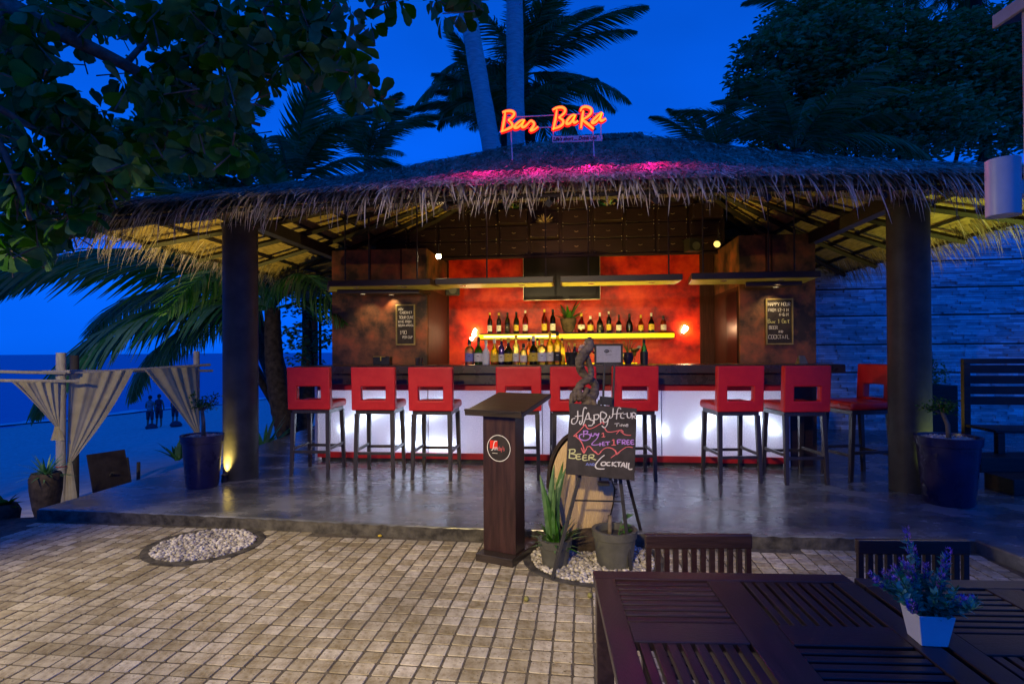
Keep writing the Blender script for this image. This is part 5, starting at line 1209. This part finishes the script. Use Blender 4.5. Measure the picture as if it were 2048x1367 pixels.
# ================================================================== beach side
cabana = empty('beach_cabana', (-5.2, 6.6, beach_z(-5.2, 6.6)), 'white pole cabana frame with gathered cream curtains on the sand', 'cabana')
CO = cabana.location.copy()
def CP(px, py, Y): return W(px, py, Y)-CO
gz = lambda p: Vector((p.x, p.y, beach_z(p.x+CO.x, p.y+CO.y)-CO.z-.05))
def cpole(nm, px, top, Y, r, mat='pole'):
    t = CP(px, top, Y); b = gz(t); m_ = MB(); m_.tube([b, t], r, 10); m_.build(nm, mat, cabana, smooth='auto'); return t, b
cpole('post', 122, 705, 6.6, .050); cpole('post', 393, 702, 8.3, .042, 'pole'); cpole('post', 149, 710, 7.15, .05, 'dark_pole'); cpole('post', -180, 712, 5.6, .05, 'pole')
for a, b, r in (((-200, 738, 5.5), (130, 746, 6.55), .018), ((-60, 760, 5.9), (158, 762, 6.62), .018), ((85, 744, 6.5), (140, 743, 6.6), .022), ((130, 748, 6.7), (420, 729, 8.4), .020), ((120, 742, 6.75), (425, 741, 8.5), .018), ((-200, 745, 8.3), (140, 742, 8.9), .02)):
    m_ = MB(); m_.tube([CP(*a), CP(*b)], r, 7); m_.build('rail', 'pole', cabana, smooth='auto')
def curtain(top0, top1, gather, tail, n=40, lab=None, amp=.022):
    P0, P1, Gp, T = CP(*top0), CP(*top1), CP(*gather), CP(*tail); mb = MB(); m_ = 16; vs = []
    for i in range(n+1):
        s = i/n; top = P0.lerp(P1, s); ph = s*n*.62+1.3*math.sin(s*9+P0.x)+.6*math.sin(s*23)
        for j in range(m_+1):
            t = j/m_; w = t**1.15; g = Gp+Vector(((s-.5)*.05, 0, 0)); p = top.lerp(g, w); sag = math.sin(PI*t)*.10*(s-.2); p.z -= sag
            nrm = (P1-P0).normalized().cross(Vector((0, 0, 1))); p = p+nrm*math.sin(ph)*amp*(1-.75*t); vs.append(p)
    fs = [(i*(m_+1)+j, (i+1)*(m_+1)+j, (i+1)*(m_+1)+j+1, i*(m_+1)+j+1) for i in range(n) for j in range(m_)]
    mb.add(vs, fs)
    b = len(mb.v); vs = []
    for i in range(11):
        for j in range(5):
            t = j/4; p = Gp.lerp(T, t)+Vector(((i/10-.5)*(.05+.10*t), .02*math.sin(i*2.1), 0)); vs.append(p)
    mb.add(vs, [(i*5+j, (i+1)*5+j, (i+1)*5+j+1, i*5+j+1) for i in range(10) for j in range(4)])
    mb.build('curtain', 'curtain', cabana, smooth=True)
curtain((138, 748, 6.72), (268, 739, 7.3), (138, 925, 6.65), (140, 1000, 6.6)); curtain((286, 738, 7.4), (392, 733, 8.2), (398, 872, 8.25), (398, 900, 8.25), amp=.02); curtain((24, 764, 6.1), (116, 763, 6.5), (114, 852, 6.55), (114, 880, 6.55), amp=.02)
m_ = MB(); t = CP(122, 932, 6.6); m_.lathe([(.053, -.006), (.056, 0), (.053, .006)], 12, o=tuple(t)); m_.build('red_cord', 'rope_red', cabana)
# urn, board, stakes, left plant
c = W(92, 1000, 5.7); zb = beach_z(c.x, c.y); ur = empty('stump_urn', (c.x, c.y, zb), 'weathered dark urn of drooping leaves beside the cabana post', 'urn')
mb = MB(); mb.lathe([(.08, 0), (.11, .12), (.135, .30), (.14, .42), (.12, .47), (.10, .46)], 20); mb.build('urn_body', 'dark_bark', ur, smooth='auto'); spiky('urn_leaves', (0, 0, .44), 60, .26, 'leaf_dark', '', 1.2, .018, -.1, par=ur)
c = W(228, 975, 6.6); c.z = beach_z(c.x, c.y); sb = empty('leaning_board', c, 'blank black a-frame board seen from its side on the sand', 'signboard', rz=rad(62))
m_ = MB(); m_.box(-.2, .2, -.012, .012, 0, .55, R=Matrix.Rotation(rad(-18), 4, 'X')); m_.build('board_panel', 'board_black', sb); m_ = MB(); m_.beam((0, .02, .30), (0, .42, 0), .03, .02); m_.build('prop', 'dark_pole', sb)
c = W(270, 955, 7.4); c.z = beach_z(c.x, c.y)
for k, dx in enumerate((-.05, .04)):
    m_ = MB(); m_.tube([(0, 0, -.05), (-.06 if k == 0 else .005, 0, .42-.06*k)], .022, 7); o = m_.build('wooden_stake', 'dark_pole', loc=(c.x+dx, c.y, c.z)); tag(o, 'leaning wooden stake in the sand' if k == 0 else 'upright wooden stake in the sand', 'stake')
c = W(8, 1010, 4.6); c.z = PZ-.1; gp_ = empty('garden_pot', c, 'dark round pot with broad leaves at the left edge', 'potted plant')
mb = MB(); mb.lathe([(.06, 0), (.10, .06), (.11, .14), (.08, .20), (.07, .20)], 20); mb.build('pot_body', 'dark_bark', gp_, smooth='auto'); spiky('broad_leaf', (0, 0, .18), 22, .16, 'leaf', '', 1.3, .06, .0, par=gp_)
for px, py, Y, L, lab in ((528, 895, 8.6, .75, 'sword leaved plant growing beside the platform behind the left column'), (355, 905, 7.6, .32, 'small dark leafy plant on the sand behind the planter'), (480, 880, 9.2, .3, 'low green plant behind the left column')):
    c = W(px, py, Y); spiky('garden_plant', (c.x, c.y, c.z-.1), 22, L, 'leaf_dark', lab, 1.0, .055, .6)

# people (tiny, far down the beach)
def person(px, foot, Y, h, lab, arm=0, top='cloth_light', sit=0):
    c = W(px, foot, Y); c.z = beach_z(c.x, c.y); pr = empty('person', c, lab, 'person'); s = h/1.75
    def skin(name, verts, edges, radii, mat, sub=1):
        me = bpy.data.meshes.new(name); me.from_pydata([tuple(Vector(v)*s) for v in verts], edges, []); o = bpy.data.objects.new(name, me); COL.objects.link(o); o.parent = pr
        md = o.modifiers.new('skin', 'SKIN'); me.materials.append(M[mat])
        if not me.skin_vertices: 
            me.attributes
        sv = me.skin_vertices[0].data if me.skin_vertices else None
        if sv:
            for i, r in enumerate(radii): sv[i].radius = (r*s, r*s)
            sv[0].use_root = True
        sbd = o.modifiers.new('sub', 'SUBSURF'); sbd.levels = sub; sbd.render_levels = sub
        return o
    bpy.context.view_layer.update()
    def mk(name, verts, edges, radii, mat):
        m_ = MB()
        for a, b in edges:
            pa, pb = Vector(verts[a])*s, Vector(verts[b])*s; m_.tube([pa, pa.lerp(pb, .5), pb], [radii[a]*s, (radii[a]+radii[b])/2*s, radii[b]*s], 8)
        return m_
    Vv = [(0, 0, .95), (0, 0, 1.15), (0, 0, 1.38), (0, 0, 1.50), (0, .0, 1.62), (-.18, 0, 1.38), (-.24, .02, 1.10), (-.20+.2*arm, .10, .90+.2*arm), (.18, 0, 1.38), (.24, .02, 1.10), (.22, .08, .88), (-.10, 0, .90), (-.12, .02, .48), (-.13, 0, .06), (-.13, -.10, .03), (.10, 0, .90), (.13, -.03, .48), (.12, 0, .06), (.12, -.12, .03)]
    E = [(0, 1), (1, 2), (2, 3), (3, 4), (2, 5), (5, 6), (6, 7), (2, 8), (8, 9), (9, 10), (0, 11), (11, 12), (12, 13), (13, 14), (0, 15), (15, 16), (16, 17), (17, 18)]
    Rr = [.13, .12, .12, .055, .10, .06, .045, .035, .06, .045, .035, .09, .065, .045, .04, .09, .065, .045, .04]
    me = bpy.data.meshes.new('body'); me.from_pydata([tuple(Vector(v)*s) for v in Vv], E, []); o = bpy.data.objects.new('body', me); COL.objects.link(o); o.parent = pr; me.materials.append(M['skin'])
    bpy.context.view_layer.objects.active = o; o.modifiers.new('skin', 'SKIN')
    if not me.skin_vertices:
        with bpy.context.temp_override(object=o, active_object=o):
            try: bpy.ops.mesh.customdata_skin_add()
            except Exception: pass
    if me.skin_vertices:
        for i, r in enumerate(Rr): me.skin_vertices[0].data[i].radius = (r*s, r*s*.85)
        me.skin_vertices[0].data[0].use_root = True
    o.modifiers.new('sub', 'SUBSURF').render_levels = 1
    mk('shirt', Vv, [(0, 1), (1, 2), (2, 5), (2, 8)], [r*1.12 for r in Rr], top).build('shirt', top, pr, smooth=True)
    mk('shorts', Vv, [(0, 11), (11, 12), (0, 15), (15, 16)], [r*1.15 for r in Rr], 'cloth_dark').build('shorts', 'cloth_dark', pr, smooth=True)
    m_ = MB(); vs, fs = ico(.105*s, .11*s, .12*s, 10); m_.add([Vector(v)+Vector((0, .02, 1.66))*s for v in vs], fs); m_.build('hair', 'hair', pr, smooth=True)
person(300, 857, 29.5, 1.72, 'person standing on the beach, left of the other two, arms bent', 1)
person(318, 855, 30.0, 1.72, 'person in dark clothes standing in the middle on the beach', 0, 'cloth_dark')
person(350, 852, 30.5, 1.6, 'person on the beach half hidden by the cabana curtain', 0, 'cloth_dark')
for px, lab in ((303, 'dark bag lying on the sand by the left person'), (352, 'dark bag and towel lying on the sand at the right person')):
    c = W(px, 860, 29.2); c.z = beach_z(c.x, c.y); m_ = MB(); m_.lathe([(.25, 0), (.3, .08), (.2, .22), (.05, .28)], 10); o = m_.build('beach_bag', 'cloth_dark', loc=c, smooth=True); tag(o, lab, 'bag')

# ================================================================== palms and trees
def frond_mesh(name, L, mat='frond', n=66, droop=1.0, wl=.26, hang=.5):
    """rachis along +x rising then drooping; leaflets both sides"""
    mb = MB(); P = []; p = Vector((0, 0, 0)); ang = 0.0
    N_ = 16
    for i in range(N_+1):
        P.append(p.copy()); a = -droop*(i/N_)**1.3*1.25; p = p+Vector((math.cos(a), 0, math.sin(a)))*(L/N_)
    mb.tube(P, [.022*L/3*(1-.85*i/N_) for i in range(N_+1)], 5)
    def at(t): f = t*N_; i = min(int(f), N_-1); return P[i].lerp(P[i+1], f-i), (P[i+1]-P[i]).normalized()
    for k in range(n):
        t = .12+.87*k/(n-1); q, d = at(t)
        for sd_ in (-1, 1):
            ll = wl*L*(math.sin(PI*min(1, (t*.85+.15)))**.6)*random.uniform(.85, 1.1); sw = .75+.7*t
            out = (Vector((0, sd_, 0))+d*sw*.8+Vector((0, 0, -hang*random.uniform(.2, 1.2)))).normalized(); w = .013*L/3*random.uniform(.8, 1.2)+.006
            sdv = out.cross(Vector((0, 0, 1))).normalized()*w; vs = []; r = q.copy(); dd = out.copy()
            for j in range(4):
                vs += [r-sdv*(1, .95, .7, .06)[j], r+sdv*(1, .95, .7, .06)[j]]; r = r+dd*(ll/3); dd = (dd+Vector((0, 0, -.28*(.6+hang)))).normalized()
            mb.add(vs, [(0, 1, 3, 2), (2, 3, 5, 4), (4, 5, 7, 6)])
    o = mb.build(name, mat); me = o.data; bpy.data.objects.remove(o); return me
FM = [frond_mesh('frond', 3.0, droop=dr, hang=hg) for dr, hg in ((.7, .5), (1.0, .7), (1.25, .8), (.45, .35))]
def palm(name, base, crown, lab, fronds, L=3.0, tr=.16, bend=.3, bark='palm_bark', cat='palm tree'):
    b = Vector(base); c = Vector(crown); r = empty(name, b, lab, cat)
    P = [Vector((0, 0, 0)).lerp(c-b, t)+Vector((bend*math.sin(PI*t), 0, 0)) for t in [i/14 for i in range(15)]]
    m_ = MB(); m_.tube(smoothline(P, 3), [tr*(1.25-.45*i/42)*(1+.035*math.sin(i*2.2)) for i in range(43)], 14); m_.build('trunk', bark, r, smooth=True)
    for az, el, sc, mi in fronds:
        o = bpy.data.objects.new('frond', FM[mi]); COL.objects.link(o); o.parent = r; o.location = c-b; s = L/3.0*sc; o.scale = (s, s, s)
        o.rotation_euler = (Matrix.Rotation(rad(az), 3, 'Z') @ Matrix.Rotation(-rad(el), 3, 'Y') @ Matrix.Rotation(random.uniform(-.3, .3), 3, 'X')).to_euler()
    return r
def ring_fronds(n, e0, e1, sc=1.0, off=0):
    return [(off+360*k/n+random.uniform(-12, 12), random.uniform(e0, e1), sc*random.uniform(.85, 1.1), random.choice((0, 1, 2))) for k in range(n)]
# left beach palm: young palm, low crown
cr_ = W(545, 618, 9.8); bs = W(585, 885, 9.6); bs.z = -.45
palm('coconut_palm', bs, cr_, 'low leaning coconut palm on the beach behind the left column',
     [(183, 38, 1.45, 2), (172, 22, 1.25, 1), (190, 10, 1.35, 2), (200, 30, 1.3, 1), (160, 45, 1.2, 2), (150, 10, 1.0, 1), (215, 8, 1.1, 2), (185, 55, 1.2, 2), (178, -2, 1.05, 1)] +
     [(a, random.uniform(0, 60), 1.0, random.choice((1, 2))) for a in (230, 255, 280, 300, 325, 350, 20, 45, 75, 100, 125)] + ring_fronds(6, 55, 80, .8), L=3.4, tr=.16, bend=-.10, bark='dark_bark')
# palms behind roof left
for (px, py, Y, n, L, lab, off, e) in ((585, 385, 12.5, 15, 3.3, 'palm with crown just behind the left roof slope', 10, (10, 85)), (330, 360, 13.5, 14, 3.4, 'palm mostly hidden by the almond leaves at left', 30, (5, 80)), (735, 330, 15.5, 12, 2.6, 'palm crown showing behind the roof right of the hanging leaves', 0, (20, 80))):
    c = W(px, py, Y); b_ = W(600 if px < 700 else 760, 900, Y); palm('coconut_palm', (b_.x, b_.y, -1), c, lab, ring_fronds(n, e[0], e[1], 1, off), L=L, bark='dark_bark')
# central tall palms: two trunks
for (x0, y0, x1, y1, Y, lab, bend) in ((1003, 320, 925, -120, 10.6, 'tall leaning palm trunk rising behind the roof sign', -.25), (1032, 320, 1028, -120, 10.9, 'tall straight palm trunk right of the leaning one', .0)):
    b = W(x0, y0, Y); t = W(x1, y1, Y); d = (t-b); b0 = b-d*((b.z+0.5)/d.z); palm('tall_palm', b0, b0+d*(12.5/d.z), lab, ring_fronds(12, -10, 70, 1.1), L=3.2, tr=.17, bend=bend*.6)
# crowns behind
for (px, py, Y, n, L, lab, e) in ((1045, 150, 15, 24, 3.3, 'windblown palm crown behind the two bare trunks', (-5, 75)), (1010, 270, 14, 22, 2.6, 'lower palm crown behind the roof ridge and sign', (5, 75)),
                                  (1625, 50, 17, 13, 2.6, 'palm crown above the left part of the big right tree', (0, 70)), (1950, -20, 17, 12, 3.0, 'palm crown above the right part of the big right tree', (-20, 60)), (1420, 335, 14, 10, 2.2, 'palm with only frond tips showing over the roof', (25, 80)),
                                  (1590, 300, 12, 12, 2.6, 'dark palm crown behind the roof below the big right tree', (10, 85)), (1790, -70, 18, 12, 2.8, 'high palm crown at the top of the picture over the right tree', (-30, 50))):
    c = W(px, py, Y); palm('coconut_palm', (c.x+.2, c.y+.3, -1), c, lab, ring_fronds(n, e[0], e[1]), L=L, bark='dark_bark')

# leaf trees
def leaf_shape(L, w, fold=.25, curl=.2):
    pts = [(0, 0), (.18, .12), (.45, .36), (.72, .5), (.9, .38), (1, 0)]
    vs = []; 
    for t, s in pts: z = -curl*L*t*t; vs += [(t*L, -s*w, z+fold*s*w), (t*L, 0, z), (t*L, s*w, z+fold*s*w)]
    fs = []
    for i in range(len(pts)-1):
        for j in (0, 1): fs.append((3*i+j, 3*i+3+j, 3*i+4+j, 3*i+1+j))
    return vs, fs
LV = [leaf_shape(.15, .098, random.uniform(.1, .4), random.uniform(.05, .4)) for k in range(6)]
def make_leaf_meshes(mat, sh=LV):
    out = []
    for vs, fs in sh: m_ = MB(); m_.add(vs, fs); o = m_.build('leaf', mat, smooth=True); out.append(o.data); bpy.data.objects.remove(o)
    return out
def almond():
    lm = make_leaf_meshes('leaf')
    base = Vector((-6.4, 2.2, PZ)); r = empty('almond_tree', base, 'large leaved almond tree hanging over the scene at upper left', 'tree')
    limbs = [[W(-700, 900, 3.6), W(-500, 300, 3.6), W(-200, -60, 3.7), W(0, 8, 3.8), W(90, 52, 3.9), W(250, 130, 4.1), W(370, 195, 4.3), W(430, 222, 4.4), W(520, 250, 4.6)],
             [W(-200, -60, 3.7), W(100, -120, 4.0), W(400, -100, 4.4), W(560, -30, 4.6), W(640, 60, 4.7), W(700, 150, 4.8)],
             [W(0, 8, 3.8), W(-30, 200, 3.6), W(20, 330, 3.6), W(60, 440, 3.6)], [W(-30, 200, 3.6), W(90, 270, 3.9), W(200, 330, 4.3), W(260, 370, 4.4)],
             [W(400, -100, 4.4), W(700, -120, 4.4), W(900, -60, 4.4), W(960, -10, 4.4)], [W(250, 130, 4.1), W(320, 60, 4.3), W(420, 20, 4.5)], [W(560, -30, 4.6), W(500, 80, 4.8), W(460, 160, 4.9)]]
    for i, l in enumerate(limbs):
        m_ = MB(); P = smoothline([p-base for p in l], 5); n = len(P); r0 = (.14, .05, .04, .022, .03, .02, .02)[i]; r1 = .010
        m_.tube(P, [r0*(1-k/n)**1.6+r1*(k/n)+.004 for k in range(n)], 8); m_.build('trunk' if i == 0 else 'branch', 'bark', r, smooth=True)
    # clusters: (px, py, sx, sy, count)
    regs = [(40, 60, 110, 110, 24), (140, 20, 120, 50, 15), (60, 200, 110, 110, 26), (30, 330, 90, 110, 20), (150, 290, 110, 90, 20), (260, 250, 120, 100, 20), (350, 30, 130, 60, 24), (450, 60, 110, 80, 27), (430, 150, 110, 80, 26), (400, 250, 110, 70, 21),
            (300, 170, 90, 70, 11), (100, 400, 110, 70, 17), (50, 480, 100, 60, 12), (200, 370, 60, 40, 6), (560, 60, 80, 80, 15), (620, 90, 60, 80, 11), (690, 130, 50, 70, 8), (655, 30, 60, 40, 7), (480, 290, 50, 50, 6), (720, 185, 28, 28, 3), (900, 5, 60, 22, 4), (780, -8, 60, 16, 3), (950, 2, 18, 22, 2), (25, 510, 70, 40, 6), (560, -10, 120, 30, 8)]
    cl = []
    for px, py, sx, sy, n in regs:
        for k in range(int(n*1.0)):
            x = px+random.gauss(0, .5)*sx; y = py+random.gauss(0, .5)*sy
            cl.append(W(x, y, random.uniform(3.6, 5.2)))
    leaves = []
    tw = MB()
    for c in cl:
        ax = Vector((random.uniform(-.6, .6), random.uniform(-.6, .6), random.uniform(-.2, 1))).normalized(); nl = random.randint(7, 12)
        x_ = ax.cross(Vector((.3, 1, .2))).normalized(); y_ = ax.cross(x_)
        for q in range(nl):
            a = 2*PI*q/nl+random.uniform(-.3, .3); el = random.uniform(-.5, .5)
            d = ((x_*math.cos(a)+y_*math.sin(a))*math.cos(el)+ax*math.sin(el)+Vector((0, 0, -.25))).normalized(); s = random.uniform(.65, 1.15)
            up = ax; s_ = up.cross(d).normalized(); u2 = d.cross(s_)
            leaves.append((c+d*.03, Matrix((d, s_, u2)).transposed(), s))
        tw.tube([c-base-ax*.22+Vector((random.uniform(-.1, .1), 0, 0)), c-base], [.006, .004], 4)
    tw.build('twigs', 'bark', r, kind='stuff')
    cp_ = Vector((0, 0, CAMZ)); leaves.sort(key=lambda l: (l[0]-cp_).length/l[2])
    ms = MB(); cnt = 0
    for p, R_, s in leaves:
        vis = p.y > 0 and abs(p.x/p.y) < .9 and (p.z-1.22)/p.y < .60
        if cnt < 300 and vis:
            o = bpy.data.objects.new('leaf', random.choice(lm)); COL.objects.link(o); o.parent = r; o.matrix_local = Matrix.Translation(p-base) @ R_.to_4x4() @ Matrix.Scale(s, 4); cnt += 1
        else:
            vs, fs = random.choice(LV); ms.add([R_ @ (Vector(v)*s)+p-base for v in vs], fs)
    ms.build('leaf_mass', 'leaf', r, kind='stuff', smooth=True)
almond()
def bigtree(name, base, blobs, lab, ls, mat, n_per, trunk_r=.25):
    b = Vector(base); r = empty(name, b, lab, 'tree'); m_ = MB()
    vs0, fs0 = leaf_shape(ls, ls*.5, .2, .2); vs0 = [Vector(v) for v in vs0]
    quad = [(0, Vector((0, 0, 0))), (1, Vector((ls*.5, ls*.26, .02))), (2, Vector((ls, 0, -.03))), (3, Vector((ls*.5, -ls*.26, .02)))]
    mb = MB(); V_ = mb.v
    for (c, rr) in blobs:
        mt = MB(); mid = (c-b)*.5+Vector((0, 0, -.4)); m_.tube([Vector((0, 0, 0)), mid, c-b], [trunk_r*.5, trunk_r*.25, .03], 6)
        ncl = int(n_per*rr[0]*rr[2]*1.2)
        for k in range(ncl):
            d = Vector((random.gauss(0, 1), random.gauss(0, 1), random.gauss(0, 1))).normalized(); f = random.uniform(.55, 1.05)
            p = c+Vector((d.x*rr[0], d.y*rr[1], d.z*rr[2]))*f
            for q in range(9):
                a = 2*PI*q/9+random.random(); e = random.uniform(-.1, .5); dx = Vector((math.cos(a)*math.cos(e), math.sin(a)*math.cos(e), math.sin(e)-.15)).normalized(); sd_ = dx.cross(Vector((random.uniform(-.3, .3), random.uniform(-.3, .3), 1))).normalized(); s = random.uniform(.7, 1.2); u2 = sd_.cross(dx)
                o_ = p+dx*ls*.3+Vector((0, 0, random.uniform(-.08, .08))); i0 = len(V_)
                for _, v in quad: w_ = o_+(dx*v.x+sd_*v.y+u2*v.z)*s-b; V_.append(tuple(w_))
                mb.f.append((i0, i0+1, i0+2, i0+3)); mb.mi.append(0)
    m_.tube([Vector((0, 0, -.5)), Vector((0, 0, .6))], [trunk_r, trunk_r*.7], 10)
    m_.build('trunk', 'dark_bark', r, smooth=True); mb.build('crown', mat, r)
def Bl(px, py, Y, rx, rz, ry=None): return (W(px, py, Y), (rx*Y/FPX, (ry or rx*.8)*Y/FPX, rz*Y/FPX))
c = W(1800, 300, 14)
bigtree('shade_tree', (c.x, c.y+.5, -.5), [Bl(1560, 130, 13, 90, 70), Bl(1510, 175, 12.5, 60, 22), Bl(1660, 100, 13.5, 120, 70), Bl(1780, 90, 14, 110, 60), Bl(1700, 200, 13.5, 140, 70), Bl(1850, 180, 14, 160, 110), Bl(1960, 110, 14, 120, 80), Bl(1990, 220, 13.5, 120, 90), Bl(1620, 250, 13.5, 110, 45), Bl(1800, 260, 13, 170, 60), Bl(1600, 50, 15, 80, 40), Bl(1700, 20, 15, 90, 50), Bl(1530, 260, 14, 50, 30), Bl(2080, 120, 14, 110, 110)],
        'broad dark leafy tree behind the roof and stone wall at right', .19, 'crown_leaf', 250)
c = W(330, 400, 12)
bigtree('background_tree', (W(610, 900, 12.5).x, 12.5, -1), [Bl(330, 370, 12, 120, 50), Bl(480, 340, 12.5, 110, 50), Bl(300, 300, 13, 90, 70), Bl(420, 270, 13, 80, 60)], 'dark rounded tree behind the left roof corner', .15, 'crown_leaf', 200)
c = W(640, 620, 11.5)
bigtree('background_shrub', (c.x, c.y, -.8), [Bl(620, 640, 11.5, 60, 90), Bl(640, 560, 11.5, 50, 60)], 'dark shrub between the beach palm and the left wall block', .14, 'leaf_dark', 110, .1)

# ================================================================== assumed terrace lamps (warm lights out of frame), added drawer fill
lamp('SPOT', 'assumed_terrace_lamp_left', (-4.6, 2.9, 2.15), 360, (1, .76, .24), (-.1, 3.1, -.3), .06, 84, .9)
lamp('SPOT', 'assumed_terrace_lamp_left', (-4.6, 3.3, 1.7), 230, (1, .80, .30), (-4.9, 7.2, .6), .06, 70, .9)
lamp('SPOT', 'assumed_terrace_lamp_rear', (-.9, -1.3, 2.6), 760, (1, .76, .38), (.15, 5.0, .35), .10, 49, .7)
lamp('SPOT', 'assumed_terrace_lamp_rear', (-2.4, -1.0, 2.6), 420, (1, .75, .24), (-1.0, 3.2, -.4), .10, 54, .7)
lamp('POINT', 'drawer_fill', F(-.2, 6.0, 2.9), 7, (1, .42, .38), None, .03)  # added fill without a fixture, brightens the drawer cabinet
